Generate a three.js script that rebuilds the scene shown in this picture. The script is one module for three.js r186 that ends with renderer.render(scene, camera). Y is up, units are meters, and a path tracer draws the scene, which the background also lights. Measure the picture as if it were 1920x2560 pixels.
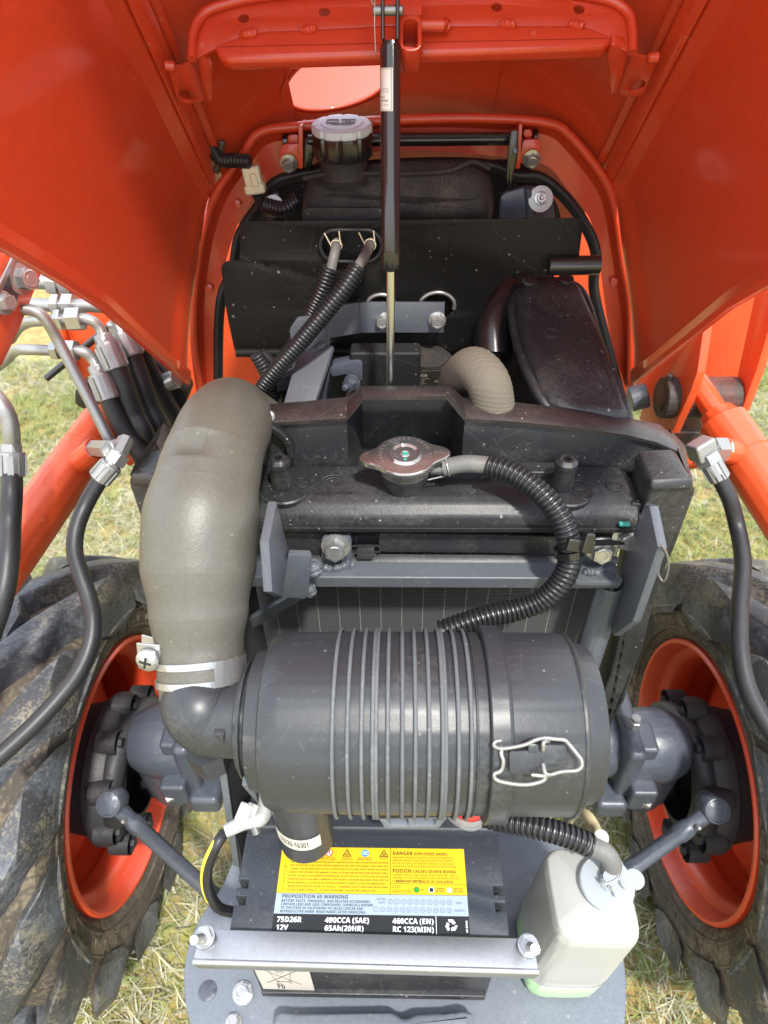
import * as THREE from 'three';
import { RoundedBoxGeometry } from 'three/addons/geometries/RoundedBoxGeometry.js';
import { mergeGeometries, mergeVertices, toCreasedNormals } from 'three/addons/utils/BufferGeometryUtils.js';

// ------------------------------------------------------------------ camera, sky, sun, exposure
const scene = new THREE.Scene();
const V = (x, y, z) => new THREE.Vector3(x, y, z);
const EYE = V(-0.016, 1.416, 0.578), FOCAL = 1650, PITCH = 40, YAW = 1.5, ROLL = -0.8;
const rad = Math.PI / 180;
const fwd = V(-Math.sin(YAW * rad) * Math.cos(PITCH * rad), -Math.sin(PITCH * rad), -Math.cos(YAW * rad) * Math.cos(PITCH * rad));
const rgt0 = fwd.clone().cross(V(0, 1, 0)).normalize(), up0 = rgt0.clone().cross(fwd);
const rgt = rgt0.clone().multiplyScalar(Math.cos(ROLL * rad)).addScaledVector(up0, Math.sin(ROLL * rad));
const upv = up0.clone().multiplyScalar(Math.cos(ROLL * rad)).addScaledVector(rgt0, -Math.sin(ROLL * rad));
const camera = new THREE.PerspectiveCamera(2 * Math.atan(1280 / FOCAL) / rad, 0.75, 0.02, 400);
camera.position.copy(EYE);
camera.quaternion.setFromRotationMatrix(new THREE.Matrix4().makeBasis(rgt, upv, fwd.clone().negate()));
camera.focus = 0.72; camera.userData.fStop = 7;
scene.add(camera);
const renderer = new THREE.WebGLRenderer({ antialias: true });
renderer.toneMapping = THREE.LinearToneMapping;
renderer.toneMappingExposure = 1.95;
renderer.shadowMap.enabled = true;

let SEED = 7;
const rnd = () => { SEED = (SEED * 1664525 + 1013904223) >>> 0; return SEED / 4294967296; };
const rr = (a, b) => a + (b - a) * rnd();
// tileable value noise on a lattice
function lattice(seed) { const t = new Float32Array(65536); let s = seed * 7919 + 17; for (let i = 0; i < 65536; i++) { s = (s * 1664525 + 1013904223) >>> 0; t[i] = s / 4294967296; } return t; }
const LAT = lattice(3);
function vn(x, y, p, o) {
  const x0 = Math.floor(x), y0 = Math.floor(y), fx = x - x0, fy = y - y0, sx = fx * fx * (3 - 2 * fx), sy = fy * fy * (3 - 2 * fy);
  const h = (i, j) => LAT[((((i % p) + p) % p) * 157 + (((j % p) + p) % p) * 7919 + o * 1013) & 65535];
  const a = h(x0, y0), b = h(x0 + 1, y0), c = h(x0, y0 + 1), d = h(x0 + 1, y0 + 1);
  return a + (b - a) * sx + (c - a) * sy + (a - b - c + d) * sx * sy;
}
function fbm(u, v, p, oct, o) { let s = 0, a = 0.5, n = 0; for (let k = 0; k < oct; k++) { s += a * vn(u * p, v * p, p, o + k * 3); n += a; a *= 0.5; p *= 2; } return s / n; }
function dataTex(size, fn, srgb, metres) {
  const d = new Uint8Array(size * size * 4);
  for (let j = 0; j < size; j++) for (let i = 0; i < size; i++) {
    const c = fn(i / size, j / size, i, j), k = (j * size + i) * 4;
    for (let m = 0; m < 3; m++) d[k + m] = Math.max(0, Math.min(255, Math.round(c[m] * 255)));
    d[k + 3] = 255;
  }
  const t = new THREE.DataTexture(d, size, size, THREE.RGBAFormat);
  t.magFilter = THREE.LinearFilter; t.minFilter = THREE.LinearMipmapLinearFilter; t.generateMipmaps = true;
  t.wrapS = t.wrapT = THREE.RepeatWrapping; t.repeat.set(1 / metres, 1 / metres);
  if (srgb) t.colorSpace = THREE.SRGBColorSpace;
  t.needsUpdate = true; return t;
}
// sky: bright, thin high cloud over pale blue
{
  const W = 512, H = 256, d = new Float32Array(W * H * 4);
  for (let j = 0; j < H; j++) for (let i = 0; i < W; i++) {
    const el = (j + 0.5) / H * Math.PI - Math.PI / 2, k = (j * W + i) * 4, e = Math.max(0, Math.sin(el));
    const cl = Math.max(0, Math.min(1, (fbm(i / W, j / H * 0.5, 6, 5, 11) - 0.30) * 3.2));
    const blue = [0.36 + 0.5 * Math.pow(1 - e, 3), 0.60 + 0.36 * Math.pow(1 - e, 3), 0.98 + 0.05 * (1 - e)];
    const cloud = [1.32, 1.34, 1.38];
    for (let m = 0; m < 3; m++) d[k + m] = el < -0.02 ? [0.20, 0.20, 0.13][m] : blue[m] + (cloud[m] - blue[m]) * (0.25 + 0.75 * cl);
    d[k + 3] = 1;
  }
  const t = new THREE.DataTexture(d, W, H, THREE.RGBAFormat, THREE.FloatType);
  t.mapping = THREE.EquirectangularReflectionMapping; t.magFilter = THREE.LinearFilter; t.needsUpdate = true;
  scene.background = t; scene.environment = t;
  scene.backgroundIntensity = 1; scene.environmentIntensity = 1;
}
const SUNDIR = V(0.20, 0.85, 0.46).normalize();
const sun = new THREE.DirectionalLight(new THREE.Color().setRGB(1, 0.95, 0.87), 3.0);
sun.position.copy(SUNDIR).multiplyScalar(6); sun.castShadow = true; sun.shadow.radius = 8;
sun.shadow.mapSize.set(4096, 4096);
Object.assign(sun.shadow.camera, { left: -2.5, right: 2.5, top: 2.5, bottom: -2.5, near: 0.5, far: 12 });
scene.add(sun);

// ------------------------------------------------------------------ helpers
const S7 = 700 / 1659, S8 = 820 / 1659, S5 = 520 / 1659;
const CR = { O: [0, 0, 1], A: [0, 0, S7], B: [600, 0, S7], C: [1220, 0, S7], D: [0, 600, S7], E: [500, 500, S7], F: [1100, 500, S8], G: [0, 1300, S7], H: [500, 1000, S7], I: [1100, 1100, S7], J: [500, 1500, S7], K: [1100, 1500, S8], L: [0, 1860, S7], M: [480, 2060, S5], N: [950, 2060, S7] };
// a measured point: a spot of the photograph met with a known plane of the machine (x, y or z in metres, or { n, c })
function q(c, cx, cy, o) {
  const [ox, oy, s] = CR[c], px = ox + cx * s, py = oy + cy * s;
  const r = fwd.clone().addScaledVector(rgt, (px - 960) / FOCAL).addScaledVector(upv, -(py - 1280) / FOCAL);
  let t;
  if (o.x !== undefined) t = (o.x - EYE.x) / r.x; else if (o.y !== undefined) t = (o.y - EYE.y) / r.y;
  else if (o.z !== undefined) t = (o.z - EYE.z) / r.z; else t = (o.c - EYE.dot(o.n)) / r.dot(o.n);
  return EYE.clone().addScaledVector(r, t);
}
const qs = (c, list, o) => list.map(([x, y]) => q(c, x, y, o));
const used = {};
function numbered(n) { if (used[n] === undefined) { used[n] = 0; return n; } used[n]++; return n + '_' + String(used[n]).padStart(3, '0'); }
function thing(name, label, category, group) {
  const g = new THREE.Group(); g.name = numbered(name); g.userData = { label, category };
  if (group) g.userData.group = group;
  scene.add(g); return g;
}
function boxUV(g) {
  if (g.index) g = g.toNonIndexed();
  const p = g.attributes.position, uv = new Float32Array(p.count * 2);
  const a = V(0, 0, 0), b = V(0, 0, 0), c = V(0, 0, 0);
  for (let i = 0; i < p.count; i += 3) {
    a.fromBufferAttribute(p, i); b.fromBufferAttribute(p, i + 1); c.fromBufferAttribute(p, i + 2);
    const n = b.clone().sub(a).cross(c.clone().sub(a)), ax = Math.abs(n.x), ay = Math.abs(n.y), az = Math.abs(n.z);
    [a, b, c].forEach((v, k) => { const o = (i + k) * 2; if (ax > ay && ax > az) { uv[o] = v.z; uv[o + 1] = v.y; } else if (ay > az) { uv[o] = v.x; uv[o + 1] = v.z; } else { uv[o] = v.x; uv[o + 1] = v.y; } });
  }
  g.setAttribute('uv', new THREE.BufferAttribute(uv, 2));
  return g;
}
const clean = g => { const o = g.index ? g.toNonIndexed() : g; for (const k of Object.keys(o.attributes)) if (!['position', 'normal', 'uv'].includes(k)) o.deleteAttribute(k); if (!o.attributes.uv) o.setAttribute('uv', new THREE.BufferAttribute(new Float32Array(o.attributes.position.count * 2), 2)); return o; };
const merge = gs => mergeGeometries(gs.map(clean));
function part(parent, name, geo, mat, keepUV) {
  if (Array.isArray(geo)) geo = merge(geo);
  if (!keepUV) geo = boxUV(geo);
  const m = new THREE.Mesh(geo, mat); m.name = name; m.castShadow = m.receiveShadow = true;
  parent.add(m); return m;
}
// moves a group's origin to the base of its thing, leaving the parts where they are
function seat(g) {
  const b = new THREE.Box3().setFromObject(g), o = V((b.min.x + b.max.x) / 2, b.min.y, (b.min.z + b.max.z) / 2);
  g.position.copy(o); for (const c of g.children) c.position.sub(o); return g;
}
function basis(dir, hint) {
  const z = dir.clone().normalize(); let h = hint || (Math.abs(z.y) > 0.9 ? V(1, 0, 0) : V(0, 1, 0));
  const x = h.clone().cross(z).normalize(), y = z.clone().cross(x);
  return new THREE.Matrix4().makeBasis(x, y, z);
}
const place = (g, dir, pos, hint) => { g.applyMatrix4(basis(dir, hint).setPosition(pos)); return g; };
// a turned shape: profile of [t along axis (m), radius] from a towards dir
function turned(a, dir, prof, seg = 32, crease = 0.6) {
  const g = new THREE.LatheGeometry(prof.map(([t, r]) => new THREE.Vector2(Math.max(r, 0.00001), t)), seg);
  g.rotateX(Math.PI / 2);
  return toCreasedNormals(place(g, dir, a), crease);
}
function rod(a, b, r, seg = 20, r2 = r, ch = 0.0012) {
  const d = b.clone().sub(a), L = d.length(); ch = Math.min(ch, L / 3, r / 2);
  return turned(a, d, [[0, 0], [0, r - ch], [ch, r], [L - ch, r2], [L, r2 - ch], [L, 0]], seg);
}
// radii given at the control points of a path, read by arc length
function radii(pts, a) {
  const cu = new THREE.CatmullRomCurve3(pts, false, 'centripetal'); const N = 600, Ls = cu.getLengths(N), L = Ls[N], n = pts.length - 1;
  const s = pts.map((_, i) => Ls[Math.round(i / n * N)] / L);
  return u => { let i = 0; while (i < n - 1 && u > s[i + 1]) i++; const k = Math.min(1, Math.max(0, (u - s[i]) / (s[i + 1] - s[i]))), kk = k * k * (3 - 2 * k); return a[i] + (a[i + 1] - a[i]) * kk; };
}
// a thin skin between two rows of points, th thick along `dir`
function ribbon(A, B, th, dir, rows = 1) {
  const n = A.length, pos = [], idx = [], m = rows + 1, d = dir.clone().normalize().multiplyScalar(-th);
  for (let l = 0; l < 2; l++) for (let i = 0; i < n; i++) for (let k = 0; k < m; k++) { const p = A[i].clone().lerp(B[i], k / rows); if (l) p.add(d); pos.push(p.x, p.y, p.z); }
  const O = n * m, quad = (a, b, c, e) => idx.push(a, b, c, a, c, e);
  for (let i = 0; i + 1 < n; i++) { for (let k = 0; k + 1 < m; k++) { const a = i * m + k; quad(a, a + m, a + m + 1, a + 1); quad(O + a, O + a + 1, O + a + m + 1, O + a + m); } const e = i * m, f = i * m + m - 1; quad(e, O + e, O + e + m, e + m); quad(f, f + m, O + f + m, O + f); }
  for (let k = 0; k + 1 < m; k++) { quad(k, k + 1, O + k + 1, O + k); const a = (n - 1) * m + k; quad(a, O + a, O + a + 1, a + 1); }
  const g = new THREE.BufferGeometry(); g.setAttribute('position', new THREE.Float32BufferAttribute(pos, 3)); g.setIndex(idx);
  // make the faces look along dir
  const v = k => V(pos[idx[k] * 3], pos[idx[k] * 3 + 1], pos[idx[k] * 3 + 2]);
  if (v(1).sub(v(0)).cross(v(2).sub(v(0))).dot(dir) < 0) for (let k = 0; k < idx.length; k += 3) { const t = idx[k]; idx[k] = idx[k + 1]; idx[k + 1] = t; }
  g.setIndex(idx); return toCreasedNormals(g, 0.5);
}
function tubeEnd(a, b, ro, ri, seg = 24) { const d = b.clone().sub(a), L = d.length(); return turned(a, d, [[0, ri], [0, ro - 0.001], [0.001, ro], [L - 0.001, ro], [L, ro - 0.001], [L, ri], [0, ri]], seg); }
// swept tube along a smooth path; rf(s, theta) gives the radius
function sweep(pts, rf, o = {}) {
  const { seg = 80, rs = 20, cap = true, closed = false, tension = 0.5 } = o;
  const cu = new THREE.CatmullRomCurve3(pts, closed, 'centripetal', tension);
  cu.arcLengthDivisions = 400;
  const L = cu.getLength(), P = [], N = []; let t0 = null, nrm = null;
  const pos = [], uv = [], idx = [];
  for (let i = 0; i <= seg; i++) {
    const s = i / seg, p = cu.getPointAt(s), t = cu.getTangentAt(s);
    if (!nrm) { const h = Math.abs(t.y) > 0.9 ? V(1, 0, 0) : V(0, 1, 0); nrm = h.sub(t.clone().multiplyScalar(h.dot(t))).normalize(); }
    else { nrm.sub(t.clone().multiplyScalar(nrm.dot(t))).normalize(); }
    const bn = t.clone().cross(nrm);
    for (let j = 0; j <= rs; j++) {
      const th = j / rs * 2 * Math.PI, r = typeof rf === 'function' ? rf(s, th, L, p) : rf;
      const v = p.clone().addScaledVector(nrm, Math.cos(th) * r).addScaledVector(bn, Math.sin(th) * r);
      pos.push(v.x, v.y, v.z); uv.push(j / rs * 2 * Math.PI * (o.ru || 0.02), s * L);
    }
  }
  for (let i = 0; i < seg; i++) for (let j = 0; j < rs; j++) { const a = i * (rs + 1) + j, b = a + rs + 1; idx.push(a, a + 1, b, b, a + 1, b + 1); }
  const g = new THREE.BufferGeometry();
  g.setAttribute('position', new THREE.Float32BufferAttribute(pos, 3)); g.setAttribute('uv', new THREE.Float32BufferAttribute(uv, 2)); g.setIndex(idx);
  g.computeVertexNormals();
  const nn = g.attributes.normal;
  for (let i = 0; i <= seg; i++) { const a = i * (rs + 1), b = a + rs; const n = V(nn.getX(a) + nn.getX(b), nn.getY(a) + nn.getY(b), nn.getZ(a) + nn.getZ(b)).normalize(); nn.setXYZ(a, n.x, n.y, n.z); nn.setXYZ(b, n.x, n.y, n.z); }
  if (!cap || closed) return g;
  const parts = [g.toNonIndexed()];
  for (const e of [0, 1]) {
    const i = e ? seg : 0, c = cu.getPointAt(e), t = cu.getTangentAt(e).multiplyScalar(e ? 1 : -1), pp = [];
    for (let j = 0; j < rs; j++) { const k = i * (rs + 1) + j, A = V(pos[k * 3], pos[k * 3 + 1], pos[k * 3 + 2]), B = V(pos[k * 3 + 3], pos[k * 3 + 4], pos[k * 3 + 5]); const tri = B.clone().sub(A).cross(c.clone().sub(A)).dot(t) > 0 ? [c, A, B] : [c, B, A]; for (const v of tri) pp.push(v.x, v.y, v.z); }
    const cg = new THREE.BufferGeometry(); cg.setAttribute('position', new THREE.Float32BufferAttribute(pp, 3));
    cg.setAttribute('normal', new THREE.Float32BufferAttribute(pp.map((_, k) => [t.x, t.y, t.z][k % 3]), 3)); parts.push(clean(cg));
  }
  return merge(parts);
}
// ribbed flexible conduit: flat crowns, narrow valleys
function conduit(pts, r, pitch, depth, o = {}) {
  const L = new THREE.CatmullRomCurve3(pts, false, 'centripetal').getLength(), n = Math.round(L / pitch), per = 7;
  return sweep(pts, (s, th) => { const f = (s * n) % 1, w = Math.sin(Math.PI * f); const k = Math.min(1, Math.pow(Math.abs(w), 0.55) * 1.15); return r - depth * (1 - k); }, { seg: n * per, rs: o.rs || 18, cap: true });
}
function round2(pts, r) {
  const sh = new THREE.Shape(), n = pts.length;
  for (let i = 0; i < n; i++) {
    const p = pts[i], a = pts[(i + n - 1) % n], b = pts[(i + 1) % n], ri = p.r !== undefined ? p.r : r;
    const da = a.clone().sub(p), db = b.clone().sub(p), k = Math.min(ri, da.length() * 0.48, db.length() * 0.48);
    const s = p.clone().addScaledVector(da.normalize(), k), e = p.clone().addScaledVector(db.normalize(), k);
    if (i === 0) sh.moveTo(s.x, s.y); else sh.lineTo(s.x, s.y);
    if (k > 1e-5) sh.quadraticCurveTo(p.x, p.y, e.x, e.y);
  }
  sh.closePath(); return sh;
}
// a flat piece of sheet or plate whose face follows 3D points; thickness goes away from `out`
function slab(pts, th, o = {}) {
  const { out = V(0, 0, 1), r = 0, holes = [], bevel = Math.min(0.0008, th * 0.3), seg = 6, curve = 6 } = o;
  const c = V(0, 0, 0); pts.forEach(p => c.add(p)); c.multiplyScalar(1 / pts.length);
  let n = V(0, 0, 0);
  if (o.n) n = o.n.clone(); else pts.forEach((p, i) => { const w = pts[(i + 1) % pts.length]; n.x += (p.y - w.y) * (p.z + w.z); n.y += (p.z - w.z) * (p.x + w.x); n.z += (p.x - w.x) * (p.y + w.y); });
  n.normalize(); if (n.dot(out) < 0) n.negate();
  const M = basis(n), X = V(0, 0, 0), Y = V(0, 0, 0), Z = V(0, 0, 0); M.extractBasis(X, Y, Z);
  const to2 = p => { const d = p.clone().sub(c); return new THREE.Vector2(d.dot(X), d.dot(Y)); };
  let p2 = pts.map((p, i) => { const v = to2(p); if (p.r !== undefined) v.r = p.r; return v; });
  if (THREE.ShapeUtils.area(p2) < 0) p2.reverse();
  const sh = round2(p2, r);
  for (const h of holes) {
    const hp = new THREE.Path();
    if (h.pts) { const hh = round2(h.pts.map(to2), h.r || 0).getPoints(6); hp.setFromPoints(hh); }
    else { const k = to2(h.c); hp.absellipse(k.x, k.y, h.rx, h.ry || h.rx, 0, 2 * Math.PI, false, h.rot || 0); }
    sh.holes.push(hp);
  }
  const g = new THREE.ExtrudeGeometry(sh, { depth: Math.max(th - 2 * bevel, 1e-5), bevelEnabled: bevel > 0, bevelThickness: bevel, bevelSize: bevel, bevelOffset: -bevel, bevelSegments: o.bs || 2, curveSegments: o.cs || 10 });
  g.translate(0, 0, -th + bevel);
  g.applyMatrix4(M.setPosition(c));
  return toCreasedNormals(g, 0.5);
}
function box(cx, cy, cz, w, h, d, r = 0.003, seg = 2) { const g = new RoundedBoxGeometry(w, h, d, seg, Math.min(r, w / 2.02, h / 2.02, d / 2.02)); g.translate(cx, cy, cz); return g; }
function boxAt(pos, dir, hint, w, h, d, r = 0.002) { const g = new RoundedBoxGeometry(w, h, d, 2, Math.min(r, w / 2.02, h / 2.02, d / 2.02)); return place(g, dir, pos, hint); }
// hexagon flange bolt head; p on the surface, dir outward, r = flange radius
function boltGeo(p, dir, r = 0.009, stud = 0) {
  const d = dir.clone().normalize(), hex = new THREE.CylinderGeometry(r * 0.70, r * 0.72, r * 0.85, 6); hex.rotateX(Math.PI / 2); hex.translate(0, 0, r * 0.58);
  const gs = [turned(p, d, [[0, 0], [0, r], [r * 0.16, r], [r * 0.26, r * 0.72], [r * 0.26, 0]], 24), toCreasedNormals(place(hex, d, p), 0.3), turned(p.clone().addScaledVector(d, r * 1.0), d, [[0, r * 0.60], [r * 0.06, r * 0.5], [r * 0.02, r * 0.36], [r * 0.02, 0]], 20)];
  if (stud) gs.push(rod(p.clone().addScaledVector(d, r * 0.8), p.clone().addScaledVector(d, r * 0.8 + stud), r * 0.36, 14));
  return merge(gs);
}
function bead(a, b, r) { // weld bead, lumpy
  const d = b.clone().sub(a), n = Math.max(5, Math.round(d.length() / (r * 0.7))), pts = [];
  for (let i = 0; i <= n; i++) pts.push(a.clone().addScaledVector(d, i / n).add(V(rr(-1, 1), rr(-1, 1), rr(-1, 1)).multiplyScalar(r * 0.12)));
  return sweep(pts, (s) => r * Math.min(1, Math.sqrt(Math.sin(Math.PI * Math.min(0.98, Math.max(0.02, s)))) * 1.25) * (0.85 + 0.15 * Math.sin(s * n * 6.28)), { seg: n * 5, rs: 10 });
}
function canvasTex(w, h, draw) {
  const c = document.createElement('canvas'); c.width = w; c.height = h; const x = c.getContext('2d'); draw(x, w, h);
  const t = new THREE.CanvasTexture(c); t.colorSpace = THREE.SRGBColorSpace; t.anisotropy = 8; return t;
}
// a thin printed sheet over four corners (tl, tr, br, bl), uv 0..1, with real thickness below it
function sheet(tl, tr, br, bl, th, out) {
  const n = tr.clone().sub(tl).cross(bl.clone().sub(tl)).normalize(); if (n.dot(out) < 0) n.negate();
  const g = new THREE.BufferGeometry(), T = [tl, tr, br, bl], Bm = T.map(p => p.clone().addScaledVector(n, -th)), pos = [], uv = [], U = [[0, 1], [1, 1], [1, 0], [0, 0]];
  const push = (p, u) => { pos.push(p.x, p.y, p.z); uv.push(u[0], u[1]); };
  const flip = br.clone().sub(tl).cross(tr.clone().sub(tl)).dot(n) < 0;
  const quad = (a, b, c, d, ua, ub, uc, ud) => { for (const [p, u] of [[a, ua], [d, ud], [b, ub], [b, ub], [d, ud], [c, uc]]) push(p, u); };
  quad(...T, ...U); for (let i = 0; i < 4; i++) { const j = (i + 1) % 4; quad(Bm[i], Bm[j], T[j], T[i], U[i], U[j], U[j], U[i]); }
  g.setAttribute('position', new THREE.Float32BufferAttribute(pos, 3)); g.setAttribute('uv', new THREE.Float32BufferAttribute(uv, 2)); g.computeVertexNormals(); return g;
}
// ------------------------------------------------------------------ materials
const peel = dataTex(512, (u, v) => { const h = 0.6 * fbm(u, v, 40, 3, 5) + 0.4 * fbm(u, v, 12, 2, 9); return [h, h, h]; }, false, 0.16);
const fine = dataTex(512, (u, v) => { const h = 0.5 * fbm(u, v, 128, 2, 21) + 0.5 * fbm(u, v, 40, 3, 29); return [h, h, h]; }, false, 0.10);
const roughVar = dataTex(256, (u, v) => { const h = fbm(u, v, 8, 5, 31); return [h, 0.72 + 0.5 * (h - 0.5), h]; }, false, 0.22);
// grime: speckles of pale dust and small scratches over an even base (white = base colour)
function grime(seed, base, blotch, specks, scratches, metres, tint = [0.75, 0.7, 0.6], big = 0, size = 512) {
  const S = size, d = new Float32Array(S * S * 3);
  for (let j = 0; j < S; j++) for (let i = 0; i < S; i++) {
    const u = i / S, v = j / S, b = fbm(u, v, 5, 6, seed) - 0.5, f = fbm(u, v, 96, 3, seed + 40) - 0.5, k = (j * S + i) * 3;
    const a = Math.max(0, b * blotch * 2 + f * blotch * 0.9);
    for (let m = 0; m < 3; m++) d[k + m] = base[m] * (1 + f * 0.16) + (tint[m] - base[m]) * Math.min(0.8, a);
  }
  let s = seed * 999 + 5; const R = () => { s = (s * 1664525 + 1013904223) >>> 0; return s / 4294967296; };
  const dot = (x, y, r, al) => { for (let j = -Math.ceil(r); j <= r; j++) for (let i = -Math.ceil(r); i <= r; i++) { if (i * i + j * j > r * r) continue; const k = ((((y + j) | 0) + S) % S * S + (((x + i) | 0) + S) % S) * 3; for (let m = 0; m < 3; m++) d[k + m] += (tint[m] - d[k + m]) * al; } };
  for (let n = 0; n < specks; n++) dot(R() * S, R() * S, 0.55 + Math.pow(R(), 9) * 2.2, 0.06 + 0.5 * Math.pow(R(), 4));
  for (let n = 0; n < big; n++) dot(R() * S, R() * S, 1.1 + 1.6 * R() * R(), 0.35 + 0.4 * R());
  for (let n = 0; n < scratches * 0.5; n++) { let x = R() * S, y = R() * S, a = R() * 6.28, L = 20 + R() * 90, al = 0.04 + 0.16 * R() * R(); for (let k = 0; k < L; k++) { dot(x, y, 0.7, al); x += Math.cos(a); y += Math.sin(a); a += (R() - 0.5) * 0.06; } }
  return dataTex(S, (u, v, i, j) => { const k = (j * S + i) * 3; return [0, 1, 2].map(m => Math.pow(Math.max(0, d[k + m]), 1 / 2.2)); }, true, metres);
}
const std = o => new THREE.MeshStandardMaterial(o), phys = o => new THREE.MeshPhysicalMaterial(o);
const rgb = (r, g, b) => new THREE.Color().setRGB(r, g, b);
const M = {};
const orangeMap = grime(51, [0.58, 0.044, 0.008], 0.008, 300, 30, 0.5, [0.65, 0.20, 0.12]);
M.orange = phys({ map: orangeMap, roughness: 0.48, clearcoat: 0.6, clearcoatRoughness: 0.11, bumpMap: peel, bumpScale: 0.00016 });
M.orangeWarm = phys({ map: grime(57, [0.64, 0.070, 0.010], 0.015, 500, 40, 0.4, [0.6, 0.3, 0.2]), roughness: 0.5, clearcoat: 0.35, clearcoatRoughness: 0.14, bumpMap: peel, bumpScale: 0.0002 });
M.black = phys({ specularIntensity: 0.55, map: grime(61, [0.010, 0.0105, 0.0115], 0.05, 600, 30, 0.30), roughness: 0.55, bumpMap: fine, bumpScale: 0.00015 });
M.blackDust = std({ map: grime(63, [0.013, 0.0142, 0.0165], 0.09, 1500, 50, 0.30, [0.42, 0.40, 0.37], 30), roughness: 0.44, bumpMap: fine, bumpScale: 0.00018 });
M.cleaner = std({ map: grime(67, [0.027, 0.030, 0.034], 0.16, 800, 50, 0.26, [0.33, 0.32, 0.30]), roughness: 0.39, bumpMap: fine, bumpScale: 0.00007 });
M.shield = phys({ specularIntensity: 0.3, map: grime(71, [0.008, 0.0075, 0.007], 0.04, 700, 40, 0.34, [0.34, 0.31, 0.28], 60), roughness: 0.42, bumpMap: fine, bumpScale: 0.0001 });
M.dirtyBlack = phys({ specularIntensity: 0.6, map: grime(73, [0.026, 0.024, 0.023], 0.30, 1800, 10, 0.22, [0.20, 0.17, 0.13]), roughness: 0.7, bumpMap: fine, bumpScale: 0.0002 });
M.gloss = phys({ color: rgb(0.012, 0.012, 0.013), roughness: 0.3, clearcoat: 0.5, clearcoatRoughness: 0.2, roughnessMap: roughVar });
M.steel = std({ map: grime(77, [0.085, 0.096, 0.112], 0.05, 700, 90, 0.25, [0.40, 0.39, 0.37]), roughness: 0.40, bumpMap: peel, bumpScale: 0.00012 });
M.tray = std({ map: grime(79, [0.130, 0.148, 0.176], 0.10, 2200, 60, 0.3, [0.36, 0.34, 0.31]), roughness: 0.45, bumpMap: fine, bumpScale: 0.0001 });
M.axle = phys({ map: grime(81, [0.055, 0.066, 0.088], 0.10, 1200, 60, 0.25, [0.30, 0.27, 0.22]), roughness: 0.42, clearcoat: 0.25, clearcoatRoughness: 0.3, bumpMap: peel, bumpScale: 0.0005 });
M.axleDark = std({ map: grime(83, [0.022, 0.023, 0.028], 0.16, 1200, 30, 0.2, [0.12, 0.09, 0.07]), roughness: 0.55, bumpMap: peel, bumpScale: 0.0008 });
M.zinc = std({ color: rgb(0.40, 0.40, 0.395), metalness: 0.7, roughness: 0.34, roughnessMap: roughVar, bumpMap: fine, bumpScale: 0.00008 });
M.zincDull = std({ map: grime(87, [0.34, 0.34, 0.335], 0.12, 600, 60, 0.2, [0.26, 0.24, 0.21]), metalness: 0.75, roughness: 0.42, bumpMap: fine, bumpScale: 0.00008 });
M.bar = std({ map: grime(89, [0.38, 0.39, 0.41], 0.06, 260, 30, 0.25, [0.24, 0.23, 0.22]), metalness: 0.9, roughness: 0.40, bumpMap: fine, bumpScale: 0.00006 });
M.chrome = std({ color: rgb(0.55, 0.56, 0.60), metalness: 1, roughness: 0.26 });
M.rubber = std({ map: grime(91, [0.012, 0.012, 0.014], 0.07, 500, 20, 0.15, [0.2, 0.18, 0.16]), roughness: 0.45, bumpMap: fine, bumpScale: 0.00012 });
M.conduit = std({ color: rgb(0.013, 0.014, 0.016), roughness: 0.33, bumpMap: fine, bumpScale: 0.00006 });
M.greyHose = std({ map: grime(93, [0.12, 0.12, 0.115], 0.2, 900, 30, 0.12, [0.4, 0.36, 0.28]), roughness: 0.6 });
M.tan = std({ map: grime(95, [0.095, 0.091, 0.074], 0.12, 1200, 60, 0.3, [0.33, 0.29, 0.20]), roughness: 0.44, bumpMap: fine, bumpScale: 0.00025 });
M.braid = std({ map: grime(97, [0.125, 0.110, 0.085], 0.25, 900, 30, 0.15, [0.12, 0.1, 0.07]), roughness: 0.85 });
M.cream = std({ color: rgb(0.66, 0.60, 0.42), roughness: 0.5 });
function mud(seed, dark, worn, dust, kw, kd, metres) {
  return dataTex(512, (u, v) => {
    const a = fbm(u, v, 5, 6, seed), b = fbm(u, v, 9, 6, seed + 17), f = fbm(u, v, 110, 2, seed + 33), s = fbm(u * 1.0, v, 40, 3, seed + 5);
    const w = Math.max(0, Math.min(1, (a + 0.35 * (s - 0.5) - kw) * 3)) * (0.55 + 0.9 * (f - 0.3)), d = Math.max(0, Math.min(1, (b + 0.8 * (f - 0.5) + 0.3 * (s - 0.5) - kd) * 2.2));
    return [0, 1, 2].map(m => { let c = dark[m] * (0.8 + 0.4 * f); c += (worn[m] - c) * Math.max(0, Math.min(1, w)); c += (dust[m] - c) * d * 0.85; return Math.pow(Math.max(0, c), 1 / 2.2); });
  }, true, metres);
}
M.tyre = std({ map: mud(101, [0.055, 0.044, 0.032], [0.13, 0.105, 0.07], [0.22, 0.172, 0.11], 0.42, 0.54, 0.45), roughness: 0.82, bumpMap: fine, bumpScale: 0.0006 });
M.lug = std({ map: mud(103, [0.040, 0.041, 0.046], [0.150, 0.168, 0.195], [0.20, 0.172, 0.122], 0.42, 0.55, 0.27), roughness: 0.5, bumpMap: fine, bumpScale: 0.0006 });
M.red = phys({ color: rgb(0.62, 0.05, 0.04), roughness: 0.35, clearcoat: 0.4 });
M.flange = phys({ map: grime(113, [0.018, 0.014, 0.014], 0.08, 1300, 90, 0.2, [0.4, 0.35, 0.3]), roughness: 0.42, clearcoat: 0.3, clearcoatRoughness: 0.3, bumpMap: fine, bumpScale: 0.0001 });
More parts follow.
